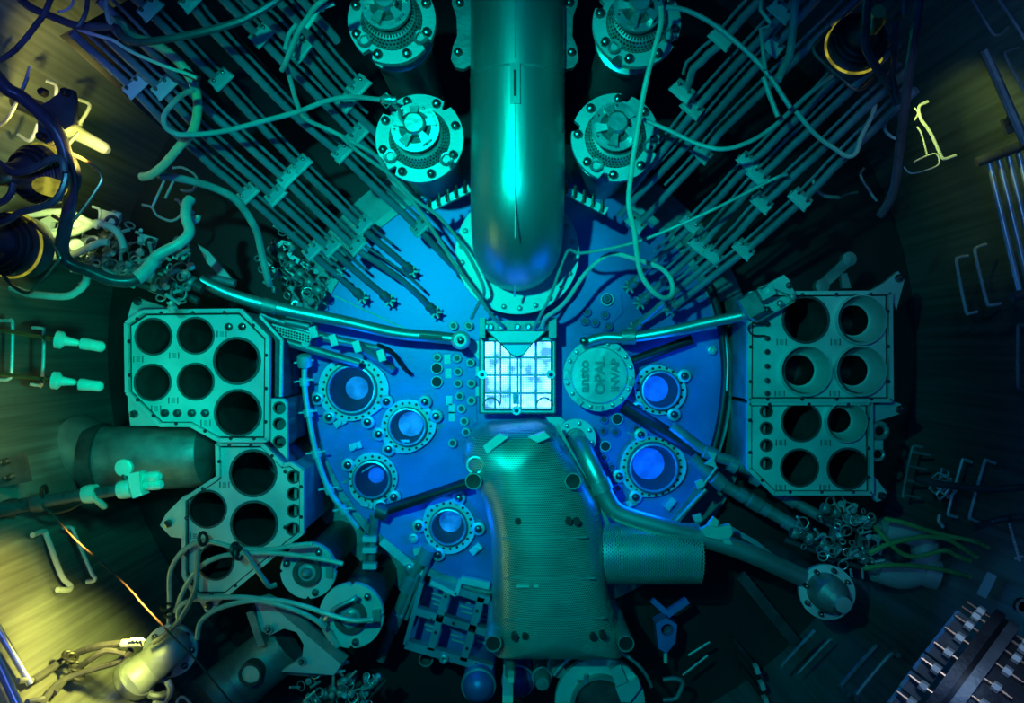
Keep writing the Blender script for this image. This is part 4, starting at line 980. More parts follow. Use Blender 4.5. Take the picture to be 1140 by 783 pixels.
staple('hooked loop of wire on the upper left wall, upper one', [(192, 187), (204, 187), (217, 195), (219, 204), (214, 212), (206, 213), (201, 211)], .5, .009, group='wire hooks on the upper left wall', name='wire_hook')
lad = thing('wire_ladder', 'small four-rung wire ladder on the dark wall right of the racks', 'ladder', P(1015, 530, 0))
build('side_rail', MB().tube(smooth_path(path([(1027, 498), (1018, 497), (1014, 504), (1005, 550), (1006, 553)], .1), 4), .011, 8), 'dull', lad)
for k in range(4): build('rung', MB().cyl(P(1015 - 3 * k, 503 + 16 * k, .1), P(1035 - 3.6 * k, 507 + 16 * k, .1), .011, 8), 'dull', lad)
# sample rods
for y0, y1, x, cx, lab in ((367, 379, 69, 100, 'upper thin sample rod with white disc and capsule at the left'), (417, 424, 65, 98, 'lower thin sample rod with white disc and capsule at the left')):
    t = thing('sample_rod', lab, 'sample rod', P(x, y1, .85), 'sample rods at the left edge')
    z = 1.1
    a = P(-8, y0 - 1, z); b = P(112, y1 + (8 if y0 < 400 else 5), z - .12); d = (b - a).normalized()
    build('rod', MB().cyl(a, b, .012, 10), 'brass', t)
    c = P(x, y1, z - .06)
    build('disc', MB().lathe([(.012, -.03), (.055, -.03), (.055, .0), (.03, .02), (.02, .09), (.012, .1)], c, d, 26), 'ivory', t)
    c = P(cx, y1 + 5, z - .1)
    build('capsule', MB().lathe([(.01, -.06), (.036, -.05), (.038, -.03), (.034, .02), (.034, .07), (.02, .085), (.01, .09)], c, d, 20), 'ivory', t)
    build('hub_screw', MB().torus(c - d * .26, .016, .006, d, 12, 6), 'bolt', t)
# tool pole at the left
tp = thing('tool_pole', 'cable-wrapped pole with a bright gripper head reaching in from the left edge', 'pole', P(100, 550, .9))
z = .95
build('pole_body', MB().tube([P(-10, 570, z), P(30, 562, z), P(80, 553, z), P(140, 545, z), P(152, 542, z)], [.045, .045, .04, .036, .03], 14), 'dark', tp)
for x, y in ((12, 566), (44, 560), (101, 550), (140, 545)):
    build('tape_band', MB().lathe([(.055, -.04), (.06, 0), (.055, .04)], P(x, y, z), (1, .16, 0), 14), 'pale' if x > 90 else 'dark', tp)
build('gripper_head', MB().plate(poly([(146, 527), (159, 524), (160, 545), (163, 550), (152, 554), (148, 540)], z), z - .05, z + .05), 'ivory', tp)
for x, y in ((168, 531), (170, 540)):
    build('gripper_finger', MB().lathe([(.03, -.05), (.034, 0), (.034, .05), (.02, .07)], P(x, y, z), (1, .1, .3), 14), 'ivory', tp)
build('coil', MB().torus(P(141, 544, z), .045, .012, (1, .2, 0), 18, 6).torus(P(145, 543, z), .045, .012, (1, .2, 0), 18, 6), 'satin', tp)
build('round_mirror', MB().lathe([(9.5 * S(z), -.02), (9.5 * S(z), .01), (8 * S(z), .015), (.01, .015)], P(138, 521, z), n=26), 'ivory', tp)
build('mirror_stem', MB().tube(smooth_path([P(138, 528, z), P(140, 536, z), P(136, 544, z)], 5), .018, 8), 'black', tp)
build('wrap_tail', MB().tube(smooth_path([P(101, 550, z + .05), P(108, 557, z), P(118, 566, z - .1)], 5), [.022] * 10 + [.006], 8), 'pale', tp)
build('cord', MB().tube(smooth_path([P(98, 553, z), P(82, 565, z), P(60, 571, z), P(52, 566, z), P(46, 548, z + .04), P(50, 541, z + .05), P(52, 548, z)], 5), .012, 6), 'black', tp)
pb = thing('panel_box', 'dark blue bolted plate cut by the left edge above the tool pole', 'plate', P(10, 525, .9))
build('plate', MB().plate(poly([(-10, 513), (24, 505), (31, 537), (-10, 545)], 1.05), 1.0, 1.05), 'darkst', pb)
for x, y in ((8, 514), (13, 531)): build('bolt', MB().bolt(P(x, y, 1.05), 4 * S(1.05), .05), 'bolt', pb)

# ================================================================== CABLES AND HOSES
px = lambda r, z: r * S(z)
CG = 'cables hanging through the pool'
wire('dark_hose', 'thick dark violet hose across the top left corner', [(14, -8), (34, 8), (57, 18), (84, 28), (110, 30), (129, 31), (137, 42), (158, 47), (210, 39), (263, 25), (300, 6), (318, -8)], px(4.4, 1.9), 'dark', 1.9)
wire('pale_cable', 'thin yellow-lit cable under the dark hose, upper left', [(87, 33), (110, 40), (126, 45), (147, 58), (184, 74), (205, 81), (219, 87)], px(2, 1.85), 'pale', 1.82)
hz = thing('pale_hose', 'thick yellow-green hose bending down from the top left to the wall', 'hose', P(200, 100, 1.5))
hp = smooth_path(path([(124, 24), (134, 27), (141, 37), (152, 43), (170, 48), (185, 57), (201, 71), (215, 92), (220, 118), (215, 145), (200, 163), (182, 184), (168, 195), (158, 197)], (1.8, 1.2)), 6)
build('hose_body', MB().tube(hp, px(5.2, 1.5), 14), 'hose', hz)
k = 38; build('hose_sleeve', MB().tube(hp[k:k + 6], px(5.9, 1.5), 14), 'ivory', hz)
build('clip', MB().tube([P(205, 80, 1.68), P(222, 88, 1.68)], .02, 8), 'black', hz)
wire('pale_cable', 'looped teal cable from the hose to the lower left valve housing', [(216, 100), (204, 105), (193, 115), (183, 128), (184, 141), (196, 149), (215, 150), (250, 146), (300, 133), (333, 124), (362, 113), (390, 108), (423, 111)], px(3, 1.5), 'grey', (1.7, 1.25))
pg = thing('cable_plug', 'small plug on the cable end at the lower left valve housing', 'plug', P(432, 111, 1.2))
build('plug_body', MB().lathe([(.02, 0), (.026, .01), (.026, .06), (.018, .065), (.018, .09)], P(424, 111, 1.22), (1, 0, 0), 12), 'steel', pg)
build('plug_frame', MB().torus(P(430, 112, 1.22), .045, .006, (0, 0, 1), 4, 6), 'steel', pg)
build('braid', MB().tube(smooth_path([P(436, 116, 1.2), P(444, 122, 1.18), P(446, 132, 1.16), P(452, 140, 1.16)], 5), .012, 6), 'steel', pg)
vh2 = thing('dark_hose', 'long thick dark hose sweeping down the left side to the pale wall hook', 'hose', P(80, 250, 1.5))
hp = smooth_path(path([(-8, 80), (8, 99), (22, 107), (39, 121), (60, 143), (70, 162), (75, 185), (79, 208), (77, 232), (72, 256), (69, 277), (76, 292), (100, 302), (124, 312), (145, 313), (158, 306), (168, 295), (176, 284), (200, 271), (211, 258), (207, 242), (208, 228), (212, 222)], (1.75, 1.1)), 6)
k = 15 * 6 - 3
build('hose_lower', MB().tube(hp[:k + 1], px(7.2, 1.5), 16), 'dark', vh2)
build('hose_end', MB().tube(hp[k:], [px(7.6, 1.3)] * 12 + [px(6.0, 1.2)] * (len(hp[k:]) - 12), 16), 'pale', vh2)
build('hook_clip', MB().torus(P(216, 240, 1.05), px(6, 1.1), .02, (1, 0, .3), 16, 8, 0, 4), 'pale', vh2)
wire('dark_hose', 'violet-lit hose along the upper left edge', [(-6, 70), (12, 60), (26, 46), (40, 28), (50, 14), (58, -6)], px(3.2, 1.95), 'dark', 1.95)
wire('dark_hose', 'short dark blue hose hanging from the top edge, upper left', [(98, -6), (96, 12), (91, 24), (86, 30)], px(2.6, 2), 'dark', 2.0)
wire('brown_hose', 'short brown-lit hose hanging from the top edge, upper left', [(119, -6), (118, 8), (121, 22), (124, 26)], px(2.6, 2), 'grey', 2.0)
wire('thin_cable', 'thin looped cable at the top left edge', [(82, -6), (80, 6), (72, 12), (64, 13)], px(1.4, 2), 'grey', 2.0)
wire('dark_hose', 'dark hose curling over the upper left lamp', [(-6, 178), (4, 186), (16, 192), (34, 189), (52, 180), (63, 176), (70, 180), (72, 192)], px(4.2, 1.75), 'dark', 1.78)
wire('dark_hose', 'dark hose between the two left lamps', [(-8, 252), (8, 246), (22, 237), (40, 232), (58, 226), (68, 214), (73, 200), (74, 190)], px(4, 1.75), 'dark', 1.74)
wire('dark_hose', 'short dark hose at the left edge between the lamps', [(-6, 228), (4, 224), (12, 216), (15, 204)], px(4, 1.7), 'dark', 1.72)
for pts, r, lab in (([(24, 241), (40, 238), (62, 236), (78, 237), (96, 246), (110, 252)], 4, 'upper pale hose behind the left lamps'), ([(42, 263), (64, 261), (82, 259), (96, 253), (108, 248), (118, 251), (129, 257), (135, 266), (138, 277)], 4, 'middle pale hose behind the left lamps, hooked over the rail'), ([(42, 288), (62, 286), (82, 283), (100, 275), (112, 270), (121, 270)], 4, 'lower pale hose behind the left lamps'), ([(12, 320), (30, 327), (47, 329), (74, 330), (88, 323), (95, 315), (97, 306)], 4.2, 'pale hose below the lower left lamp, curling up to the wall')):
    wire('pale_hose', lab, pts, px(r, 1.1), 'pale', 1.1, 'hose', 'pale hoses behind the left lamps', 10)
fm = thing('wall_fixture', 'white slotted wall fixture behind the left lamps and hoses', 'fixture', P(70, 265, .8))
build('fixture_plate', MB().plate(poly([(44, 245), (60, 238), (92, 244), (92, 254), (74, 268), (50, 272)], .95), .9, .95, [poly([(57, 247), (55, 256), (63, 254), (66, 247)], .95)]), 'ivory', fm)
build('fixture_plate', MB().plate(poly([(48, 272), (60, 270), (88, 272), (86, 282), (62, 288), (46, 286)], .95), .9, .95), 'ivory', fm)
for x, y in ((85, 250), (84, 276)): build('round_boss', MB().lathe([(.05, 0), (.05, .1), (.04, .12), (.01, .12)], P(x, y, .92), (.5, 0, .8), 18), 'ivory', fm)
build('wall_arm', MB().bar(P(50, 262, .9), P(-10, 270, .9), .05, .05), 'satin', fm)
wire('grey_hose', 'teal hose drooping from the wall pin down to the long steel arm', [(176, 195), (190, 197), (210, 201), (235, 208), (258, 219), (272, 234), (282, 250), (287, 262), (292, 285), (298, 310), (300, 317)], px(4.2, .9), 'grey', (1.1, .6), 'hose')
cp = thing('pale_cable', 'doubled bright cable dropping from the top edge beside the upper left housing', 'cable', P(333, 40, 1.6))
build('cable_strand', MB().tube(smooth_path(path([(368, -6), (352, 7), (344, 18), (333, 34), (325, 52), (318, 70), (314, 78)], (1.9, 1.6)), 6), px(3.2, 1.7), 10), 'grey', cp)
build('cable_strand', MB().tube(smooth_path(path([(372, 4), (356, 10), (348, 22), (341, 32)], 1.8), 6), px(2.6, 1.7), 8), 'pale', cp)
build('cable_strand', MB().tube(smooth_path(path([(330, 27), (322, 38), (317, 56)], 1.66), 6), px(2.6, 1.7), 8), 'grey', cp)
wire('grey_cable', 'long thin cable from the top edge bundle down to the core header, outer strand', [(319, 74), (324, 92), (330, 113), (340, 132), (367, 145), (396, 160), (419, 174), (430, 190), (438, 203), (459, 224), (485, 261), (509, 298), (533, 330), (546, 350), (556, 360), (560, 364)], px(2.4, 1), 'grey', (1.55, .4))
wire('grey_cable', 'thin cable from the left bank bending down past the pipe flange, inner strand', [(380, 152), (400, 170), (436, 196), (462, 222), (490, 243), (517, 277), (535, 311), (539, 327), (532, 340), (525, 355)], px(2, .9), 'grey', (1.25, .4))
hc = wire('pale_cable', 'bright hanging cable with a long loop right of the broad pipe', [(736, 6), (736, 26), (730, 50), (722, 80), (715, 113), (709, 150), (703, 190), (700, 227), (706, 256), (709, 282), (714, 306), (727, 325), (740, 332), (748, 327), (747, 312), (736, 299), (718, 292), (702, 287), (686, 283), (673, 286), (652, 304), (632, 333), (620, 345), (607, 354), (603, 365)], px(2.9, 1.2), 'pale', (1.65, .4))
wire('grey_cable', 'thin straight cable from the right bank to the right side of the pipe flange', [(876, 194), (860, 200), (797, 232), (744, 256), (707, 270), (673, 278), (645, 282), (633, 279), (624, 298), (613, 329), (602, 350), (594, 366)], px(1.9, .9), 'grey', (1.2, .4))
wire('grey_cable', 'cable arching from the upper right housing to the hanging rope clip', [(742, 8), (765, 12), (797, 29), (834, 60), (856, 84), (872, 108), (880, 120)], px(2.8, 1.5), 'grey', 1.6)
wire('grey_cable', 'cable swinging from the right bank up to the upper right lamp hose', [(886, 124), (908, 150), (930, 166), (943, 174), (953, 170), (959, 152), (972, 126), (975, 110), (984, 105), (994, 102)], px(2.6, 1.5), 'pale', 1.55)
wire('grey_cable', 'cable sagging from the lower right housing up toward the upper right lamp', [(716, 133), (744, 145), (776, 160), (805, 166), (834, 158), (860, 142), (884, 120), (905, 101), (928, 84)], px(2.6, 1.4), 'grey', (1.3, 1.6))
zz = thing('zigzag_cable', 'kinked bright cable dropping from the top edge over the right bank', 'cable', P(855, 60, 1.7))
build('cable_strand', MB().tube(path([(847, -6), (847, 12), (858, 26), (856, 30), (847, 32), (849, 53), (852, 78)], 1.75), px(2.4, 1.7), 8), 'grey', zz)
build('cable_strand', MB().tube(path([(850, 86), (856, 104), (866, 130)], 1.6), px(3, 1.7), 8), 'grey', zz)
wire('green_rod', 'bright green hooked rod hanging from the top edge at the right', [(885, -6), (883, 30), (879, 62), (873, 74), (866, 90)], px(4.4, 1.7), 'grey', 1.75, 'rod')
for pts, r, lab in (([(966, -6), (964, 30), (964, 53), (980, 82), (993, 100), (1003, 130)], 5, 'dark hose crossing in front of the upper right lamp'), ([(1024, -6), (1018, 40), (1012, 80), (1008, 115), (1003, 150), (998, 195), (992, 219), (980, 240)], 5.4, 'longest dark hose hanging at the upper right beside the lamp'), ([(1008, -6), (1006, 14), (998, 22), (996, 60), (994, 85), (1000, 110), (1003, 125)], 3.6, 'dark kinked hose between the two upper right hoses')):
    wire('dark_hose', lab, pts, px(r, 2.0), 'dark', (2.2, 1.6), 'hose')
wire('pale_cable', 'pale clip cable hooked to the wall at the upper right', [(993, 128), (986, 132), (985, 144), (992, 152), (1000, 155)], px(1.8, 1.5), 'pale', 1.5)
wr2 = thing('wire_hanger', 'bright bent wire hanger on the right wall below the lamp', 'hanger', P(1030, 160, 1.2))
for pts, r in (([(1033, 113), (1023, 119), (1025, 132), (1032, 142), (1038, 152), (1046, 170), (1051, 177), (1064, 173)], 3), ([(1021, 141), (1026, 150), (1032, 172)], 1.6), ([(1017, 181), (1024, 177), (1040, 171), (1045, 176), (1044, 184), (1030, 190), (1014, 193), (1006, 186)], 1.6), ([(1018, 120), (1022, 126), (1018, 134)], 1.6)):
    build('wire', MB().tube(smooth_path(path(pts, 1.25), 4), px(r * .6, 1.25), 8), 'pale', wr2)
for pts, r, lab in (([(905, 200), (908, 210), (918, 218), (934, 220)], 2.2, 'dim hook on the dark wall beyond the right bank, left of two'), ([(932, 222), (944, 216), (955, 214)], 1.4, 'dim hook on the dark wall beyond the right bank, right of two'), ([(962, 187), (958, 196), (970, 216), (976, 224)], 1.8, 'thin wire pin on the dark wall beyond the right bank')):
    staple(lab, pts, .4, px(r, .4), 'dull', 'dim hooks beyond the right bank', 'wire_hook')
wire('brown_rope', 'thin brown rope slanting across the lower left', [(55, 569), (70, 586), (89, 606), (126, 638), (148, 660), (158, 672), (188, 704), (218, 735), (262, 788)], px(1.15, 1.3), 'brown', 1.3, 'rope')
for i, (pts, r) in enumerate((([(36, 758), (55, 746), (71, 735), (100, 722), (132, 717), (158, 717)], 4), ([(44, 786), (68, 759), (105, 745), (129, 738), (140, 730), (146, 724)], 3.6), ([(60, 772), (78, 752), (100, 735), (118, 725), (140, 728)], 3.4))):
    wire('cable_bundle', ['upper dark cable of the bundle across the lit wall, lower left', 'lower dark cable of the bundle across the lit wall, lower left', 'middle dark cable of the bundle across the lit wall, lower left'][i], pts, px(r, 1.2), 'dark', 1.2 + .02 * i, group='dark cables tied across the lit wall')
tie = thing('cable_tie', 'black knotted tie around the cable bundle at the lower left', 'tie', P(84, 742, 1.25))
for x, y in ((80, 732), (84, 742), (87, 752), (76, 730)): build('tie_loop', MB().torus(P(x, y, 1.24), .03, .01, (.5, .8, .3), 12, 6), 'black', tie)
cl2 = thing('cable_clamp', 'bright beaded clamp joining cables above the pale wall elbow', 'clamp', P(152, 718, 1.2))
build('sleeve', MB().cyl(P(136, 717, 1.24), P(158, 716, 1.24), .025, 12), 'pale', cl2)
for k in range(7): build('bead', MB().lathe([(.004, -.012), (.012, 0), (.004, .012)], P(146 + 2.2 * k, 713 - (k % 2), 1.27), n=8), 'pale', cl2)
CB = 'dark cables draped over the lower left rack'
cabs = [
    ([(188, 695), (189, 669), (189, 640), (198, 620), (210, 609), (226, 602), (247, 606), (266, 611), (300, 612), (325, 608), (348, 606)], 'dark cable looping over the rack top to the upper drive flange'),
    ([(195, 682), (206, 654), (222, 632), (245, 620), (275, 616), (305, 616), (333, 619), (360, 623), (382, 628)], 'dark cable running just below the rack loop to the upper drive flange'),
    ([(199, 697), (200, 676), (221, 667), (263, 665), (300, 668), (319, 670), (345, 677), (359, 682), (391, 691), (416, 690)], 'dark cable crossing to the middle of the lower drive flange'),
    ([(219, 712), (224, 692), (245, 677), (278, 669), (300, 671), (330, 680), (352, 691), (362, 700)], 'dark cable ending at the left side of the lower drive flange'),
    ([(270, 612), (280, 626), (294, 646), (300, 653), (308, 651)], 'short dark cable with hooked end between rack and drive flange'),
    ([(170, 716), (182, 708), (200, 690), (216, 660), (219, 640), (221, 612)], 'dark cable rising along the left side of the lower rack')]
for i, (pts, lab) in enumerate(cabs): wire('draped_cable', lab, pts, px(2.9, .8), 'grey' if i < 4 else 'dull', (.62 + .05 * i, .72 + .03 * (i % 3)), group=CB)
tie2 = thing('cable_tie', 'dark tie holding the cables over the lower left rack', 'tie', P(264, 611, .75))
for x, y in ((226, 600), (262, 612), (266, 616)): build('tie_loop', MB().torus(P(x, y, .74), .04, .012, (1, .2, .3), 14, 6), 'black', tie2)
for x, y in ((186, 676), (190, 684)): build('tie_loop', MB().torus(P(x, y, .7), .035, .01, (.1, 1, .3), 14, 6), 'black', tie2)

# ================================================================== CLUTTERED CONNECTOR RAILS
def connector_rail(label, a, b, z, n, sc_, m='dull', seed=1, spread=.09):
    rg = random.Random(seed); A, B = P(*a, z), P(*b, z); d = (B - A).normalized(); sd = d.cross(Vector((0, 0, 1)))
    t = thing('connector_rail', label, 'cable connector', A.lerp(B, .5) - Vector((0, 0, .1)))
    build('rail_tube', MB().tube([A, A.lerp(B, .5), B], .03 * sc_, 14), 'darkst', t)
    build('rail_tube', MB().cyl(A + sd * .07 * sc_ + Vector((0, 0, -.02)), B + sd * .07 * sc_ + Vector((0, 0, -.02)), .02 * sc_, 10), 'darkst', t)
    me = [build('coupling', MB().lathe([(.034 * sc_, -.025), (.04 * sc_, -.015), (.04 * sc_, .015), (.034 * sc_, .025)], A.lerp(B, (k + .3) / 6), d, 16), 'dull', t) for k in range(6)]
    for k in range(int(n * 1.7)):
        q = A.lerp(B, rg.random()) + sd * rg.uniform(-spread, spread) * sc_ + Vector((0, 0, rg.uniform(.02, .08) * sc_))
        ty = rg.random(); ax = Vector((rg.uniform(-1, 1), rg.uniform(-1, 1), rg.uniform(.3, 1.2)))
        if ty < .5: build('ring_clip', MB().torus(q, rg.uniform(.018, .04) * sc_, .005 * sc_, ax, 14, 5), 'steel', t)
        elif ty < .75: build('pin', MB().cyl(q, q + ax.normalized() * .09 * sc_, .009 * sc_, 8), 'satin', t)
        else: build('nut', MB().lathe([(.02 * sc_, -.015), (.024 * sc_, 0), (.02 * sc_, .015)], q, ax, 6), 'satin', t)
    return t
connector_rail('cluttered connector rail with clips along the wall under the left hoses', (112, 262), (226, 322), .75, 42, 1.25, seed=3, spread=.16)
connector_rail('second cluttered connector rail, lower left of the long hose hook', (98, 285), (196, 318), .85, 20, 1.0, seed=9, spread=.12)
connector_rail('shadowed connector cluster above the long steel arm at the left', (300, 275), (362, 330), .25, 26, 1.0, seed=5, spread=.22)
connector_rail('dim connector rail below the right rack, upper of two', (915, 565), (985, 590), .4, 24, 1.0, seed=11, spread=.1)
connector_rail('dim connector rail below the right rack, lower of two', (880, 592), (972, 626), .4, 26, 1.0, seed=12, spread=.1)
connector_rail('shadowed connector cluster at the bottom edge below the saddle bracket', (342, 786), (396, 752), .3, 28, 1.0, seed=13, spread=.16)
connector_rail('shadowed connector cluster at the bottom edge beside the dark jointed tube', (398, 778), (424, 752), .25, 12, .8, seed=14, spread=.12)
for i, (x, y, zz_) in enumerate(((123, 243, .9), (166, 268, .8), (203, 284, .7), (101, 268, .9))):
    t = thing('eye_plate', ['topmost bright eye plate of the left connector rail', 'middle eye plate of the left connector rail', 'lowest eye plate of the left connector rail', 'small bright eye plate nearest the left lamps'][i], 'bracket', P(x, y, zz_), 'eye plates on the left connector rail')
    k = .75 if i else 1
    build('plate', MB().plate(poly([(x - 10 * k, y - 10 * k), (x + 11 * k, y - 4 * k), (x + 6 * k, y + 11 * k), (x - 12 * k, y + 6 * k)], zz_), zz_ - .03, zz_), 'ivory', t)
    build('eye_ring', MB().torus(P(x + 1, y + 4 * k, zz_ + .01), 6 * k * S(zz_), .012, n=18, m=6), 'bolt', t)
    build('back_pin', MB().tube(smooth_path([P(x - 20 * k, y - 13 * k, zz_), P(x - 12 * k, y - 9 * k, zz_), P(x - 13 * k, y + 6 * k, zz_)], 4), .01, 6), 'satin', t)
for i, (x, y) in enumerate(((316, 278), (328, 290), (339, 296), (303, 298), (320, 308))):
    t = thing('mount_block', 'dim blue %s above the long steel arm' % ['plate with one big hole', 'small square block', 'smallest drilled block', 'slanted bracket plate', 'drilled bracket plate nearest the arm'][i], 'bracket', P(x, y, .1), 'mounting blocks above the long steel arm')
    k = [11, 6, 5, 11, 9][i]
    c = P(x, y, .2); hl = [circ(x, y, k * .5, .2, 14)] if i in (0, 2, 4) else []
    build('block', MB().plate(poly([(x - k, y - k * .5), (x - k * .3, y - k), (x + k, y - k * .2), (x + k * .5, y + k * .8)], .2) if i else circ(x, y, k, .2, 7), .12, .2, hl), 'satin', t)
    build('bolt', MB().bolt(c + Vector((0, 0, -.02)), k * .3 * S(.2), .03), 'bolt', t)
wg = thing('fin_plate', 'blue wedge fin plate on the floor right of the connector rail', 'plate', P(235, 290, 0))
build('fin', MB().plate(poly([(220, 272), (232, 280), (262, 315), (248, 312), (230, 292)], .3), .27, .3), 'satin', wg)
build('fin_tube', MB().cyl(P(231, 308, .3), P(262, 316, .3), .03, 10), 'tube', wg)
lb = thing('link_bar', 'dim slanted link bar with round eye above the right rack', 'bar', P(930, 305, .3))
build('bar_body', MB().bar(P(912, 320, .3), P(944, 290, .3), .07, .04), 'dull', lb)
for x, y in ((914, 319), (944, 289)): build('eye', MB().lathe([(.05, -.03), (.05, .03), (.02, .035)], P(x, y, .3), n=18), 'dull', lb)
build('gusset', MB().plate(poly([(936, 305), (943, 304), (948, 321), (938, 321)], .3), .26, .3), 'dull', lb)

# ================================================================== RIGHT SIDE RAILS AND STUDDED FLANGE
rr_ = thing('rail_group', 'four violet-lit vertical rods between two dark cross bars at the right edge', 'rails', P(1118, 240, 1.2))
for k in range(4):
    build('rail_rod', MB().cyl(P(1100 + 11 * k, 176 - 3 * k, 1.25), P(1136 + 11 * k, 328 - 3 * k, 1.25), .017, 12), 'steel', rr_)
for (a, b) in (((1087, 181), (1150, 157)), ((1126, 331), (1150, 325))): build('cross_bar', MB().cyl(P(*a, 1.27), P(*b, 1.27), .03, 12), 'dark', rr_)
wire('grey_rod', 'thick grey rod with rounded end on the wall at the upper right', [(1096, 56), (1110, 88), (1124, 120), (1142, 160)], px(5, 1.6), 'dull', 1.55, 'rod')
wire('violet_rod', 'thin bright violet-lit rod across the top right corner', [(1108, -6), (1126, 20), (1144, 48)], px(1.8, 1.9), 'steel', 1.8, 'rod')
nb = thing('wall_nut', 'small nut bracket beside the grey rod at the right wall', 'bracket', P(1124, 134, 1.4)); build('nut', MB().lathe([(.03, 0), (.03, .05), (.012, .055)], P(1124, 134, 1.45), n=6), 'bolt', nb); build('plate', MB().box(P(1123, 140, 1.43), .06, .09, .03, .3), 'darkst', nb)
fg = thing('gate_flange', 'large studded pipe flange seen edge-on at the lower right corner', 'flange', P(1070, 760, 0))
axd = Vector((-.80, .60, 0)); cz = 2.0; cf = P(1058, 768, cz)
vd = (cf - Vector((0, 0, H))).normalized(); axd = (axd - vd * axd.dot(vd)).normalized()   # the port slopes down and away from the pool centre
sd = axd.cross(vd).normalized(); upv = sd.cross(axd); Rf = .46
if upv.z < 0: upv = -upv
def fl_pt(a, off, r=Rf): return cf + axd * off + (sd * cos(a) + upv * sin(a)) * r
for off, m_, r_ in ((.022, 'darkst', 1.0), (-.05, 'dull', .99)):
    build('flange_ring', MB().ring(cf + axd * off, Rf * .72, Rf * r_, -.024, .024, 72, axis=axd), m_, fg)
build('gasket', MB().ring(cf - axd * .014, Rf * .7, Rf * .965, -.014, .014, 64, axis=axd), 'black', fg)
build('pipe_barrel', MB().lathe([(Rf * .86, 0), (Rf * .86, .12), (Rf * .84, .14), (Rf * .84, .42)], cf - axd * .05, -axd, 64), 'darkst', fg)
for k in range(12):
    a = radians(14 + 13.5 * k)
    p0, p1 = fl_pt(a, .16, Rf * .9), fl_pt(a, -.2, Rf * .9)
    st = build('stud', MB().cyl(p0, p1, .009, 8), 'copper', fg)
    for off in (.09, -.13): build('nut', MB().lathe([(.023, -.017), (.023, .017)], fl_pt(a, off, Rf * .9), axd, 6), 'ivory', st)
for k in range(8):
    a = radians(25 + 17 * k); build('spacer_plate', MB().box(fl_pt(a, .12, Rf * .76), .1, .09, .03, math.atan2(axd.y, axd.x)), 'dull', fg)
gt = thing('corner_block', 'violet-lit block with a round socket at the right edge above the flange', 'block', P(1134, 670, .9))
build('block', MB().plate(poly([(1122, 668), (1132, 655), (1150, 660), (1150, 690), (1138, 688)], 1.1), 1.0, 1.1), 'ivory', gt)
build('socket', MB().lathe([(.045, 0), (.045, .03), (.03, .03), (.026, .0), (.003, .0)], P(1136, 674, 1.1), n=18), 'bolt', gt)
wire('violet_rod', 'violet-lit straight rod cutting the bottom right corner', [(1096, 788), (1118, 756), (1146, 722)], px(3.5, 1.3), 'satin', 1.3, 'rod')
rh = [([(985, 578), (1005, 582), (1030, 590), (1056, 597), (1085, 603), (1100, 610)], 'topmost green cable of the dim bundle at the right'),
      ([(967, 616), (990, 606), (1010, 601), (1030, 598), (1052, 600), (1068, 608), (1088, 621)], 'second green cable of the dim bundle at the right, arched'),
      ([(974, 586), (982, 596), (1000, 614), (1015, 620), (1032, 618), (1052, 613), (1066, 620), (1080, 625)], 'third green cable of the dim bundle at the right, wavy'),
      ([(962, 633), (985, 630), (1012, 630), (1040, 633), (1060, 637), (1080, 642)], 'lowest green cable of the dim bundle at the right')]
for pts, lab in rh: wire('green_cable', lab, pts, px(2.6, .7), 'green', .7, group='green cables of the dim bundle at the right')
for pts, r, lab in (([(984, 590), (1010, 594), (1026, 602), (1030, 614)], .075, 'dim elbow pipe under the right cable bundle, upper'), ([(975, 634), (1000, 642), (1016, 640), (1026, 636), (1035, 638)], .085, 'dim elbow pipe under the right cable bundle, lower')):
    t = thing('dim_pipe', lab, 'pipe', P(*pts[-1], .3)); hp = smooth_path(path(pts, .45), 6)
    build('pipe_body', MB().tube(hp, r, 18), 'satin', t); build('union', MB().lathe([(r * 1.2, -.05), (r * 1.25, 0), (r * 1.2, .05)], hp[-1], hp[-1] - hp[-3], 18), 'satin', t)
for i, (x, y) in enumerate(((934, 594), (962, 604))):
    t = thing('rail_plate', ['dim square plate between the right connector rails, left one', 'dim square plate between the right connector rails, right one'][i], 'plate', P(x, y, .2))
    build('plate', MB().plate(poly([(x - 6, y - 9), (x + 8, y - 4), (x + 5, y + 9), (x - 9, y + 6)], .35), .3, .35), 'dull', t); build('bolt', MB().bolt(P(x, y, .35), .02, .02), 'bolt', t)
hk = thing('hook_cluster', 'small blue tangle of hooks on a bar at the right wall', 'hook', P(1052, 540, .6))
rg = random.Random(4)
for k in range(7):
    q = P(1052 + rg.uniform(-9, 9), 540 + rg.uniform(-9, 9), .75); build('hook', MB().torus(q, rg.uniform(.035, .07), .007, (rg.uniform(-1, 1), rg.uniform(-1, 1), 1), 5, 6), 'satin', hk)
build('bar', MB().tube(smooth_path([P(1020, 534, .8), P(1052, 540, .85), P(1100, 545, .95), P(1140, 543, 1.1)], 5), .022, 8), 'dark', hk)
bc = thing('bead_chain', 'pale bead chain on a dark rod at the right edge', 'chain', P(1126, 590, .9))
build('rod', MB().tube(smooth_path([P(1084, 588, .9), P(1110, 580, .9), P(1144, 574, .95)], 5), .022, 8), 'dark', bc)
bp0 = [(1132, 576 + 0), (1136, 576), (1140, 574)] + [(1124 + .9 * k, 584 + 3.2 * k) for k in range(13)] + [(1131, 622), (1135, 624), (1138, 620)]
pieces('bead', MB().lathe([(.003, -.011), (.011, 0), (.003, .011)], (0, 0, 0), n=8), 'ivory', bc, [P(x, y, .95) for x, y in bp0])
hkr = thing('curled_hook', 'small curled pale hook at the right wall under the bent holders', 'hook', P(1047, 578, .6)); build('hook_wire', MB().tube(smooth_path([P(1046, 573, .6), P(1045, 580, .6), P(1050, 587, .6)], 5), .012, 8), 'satin', hkr)
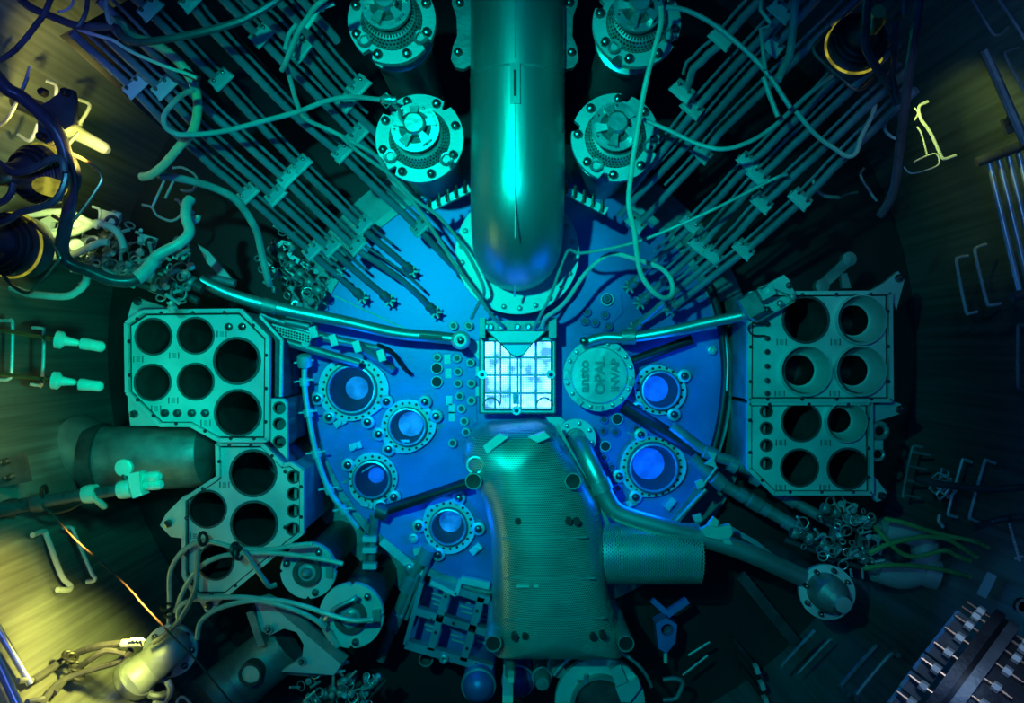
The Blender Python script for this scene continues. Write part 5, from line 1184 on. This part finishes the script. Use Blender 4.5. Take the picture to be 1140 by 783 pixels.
# dim gear on the floor right of the guard
dg = thing('floor_valve', 'dim blue valve with clamp on the dark floor right of the guard', 'valve', P(742, 700, ZF))
build('valve_body', MB().plate(poly([(730, 695), (742, 688), (754, 696), (752, 716), (742, 728), (733, 722)], -.1), -.25, -.1, [circ(743, 702, 7, -.1, 14)]), 'vessel', dg)
build('valve_arm', MB().bar(P(742, 684, -.1), P(765, 668, -.1), .05, .05).bar(P(726, 668, -.1), P(742, 682, -.1), .04, .04), 'vessel', dg)
build('valve_stem', MB().cyl(P(741, 728, -.1), P(741, 738, -.1), .015, 8), 'ivory', dg)
build('valve_foot', MB().cyl(Vector((*P(743, 705, -.1).xy, ZF)), Vector((*P(743, 705, -.1).xy, -.2)), .08, 14), 'darkst', dg)
ho = thing('floor_hook', 'bent teal hook pipe at the bottom edge right of the big flange', 'hook', P(752, 765, ZF)); build('hook_pipe', MB().tube(smooth_path([P(738, 757, 0), P(752, 756, 0), P(760, 760, 0), P(757, 770, 0), P(752, 778, 0), P(738, 780, 0)], 4), .018, 10), 'dull', ho)
for i, (x, y) in enumerate(((842, 745), (848, 763), (852, 780))):
    t = thing('small_bollard', 'dim pale stud at the bottom edge right of centre, %s of three' % ['topmost', 'middle', 'lowest'][i], 'stud', Vector((*P(x, y, 0).xy, -.3)), 'dim studs at the bottom edge')
    build('stud_body', MB().box(P(x, y, 0), 5 * S(0), 9 * S(0), .06, .3), 'ivory', t); build('post', MB().cyl(Vector((*P(x, y, 0).xy, ZF)), Vector((*P(x, y, 0).xy, 0)), .02, 8), 'darkst', t)
for pts, lab in (([(766, 730, -.2), (790, 715, -.2)], 'dim thin rod on the dark floor right of the guard, upper'), ([(760, 752, -.2), (788, 730, -.2)], 'dim thin rod on the dark floor right of the guard, lower')):
    o = build('floor_rod', MB().cyl(P(*pts[0]), P(*pts[1]), .012, 8), 'dull'); tag(o, lab, 'rod', 'dim rods on the dark floor')
vr = thing('violet_rails', 'violet-lit rails at the bottom left corner', 'rails', P(12, 745, 1.3))
for a, b, r in (((-8, 690), (34, 762), 4), ((-8, 725), (22, 790), 5), ((20, 758), (40, 757), 3), ((30, 782), (48, 778), 3)): build('rail_rod', MB().cyl(P(*a, 1.4), P(*b, 1.4), px(r, 1.4), 12), 'steel', vr)
dl = thing('wall_bracket_pipe', 'dark clamp and pipe stub at the bottom edge beside the pale wall elbow', 'clamp', P(178, 770, .4))
build('clamp_band', MB().torus(P(176, 766, .7), .07, .025, (.3, 1, .4), 18, 8), 'dull', dl)
build('clamp_tail', MB().tube(smooth_path([P(186, 758, .75), P(190, 768, .75), P(184, 780, .7), P(172, 784, .7)], 5), .022, 8), 'satin', dl)
staple('bright bent rod at the bottom edge right of the wall elbow', [(196, 784), (200, 777), (206, 777), (214, 786)], .6, .01)
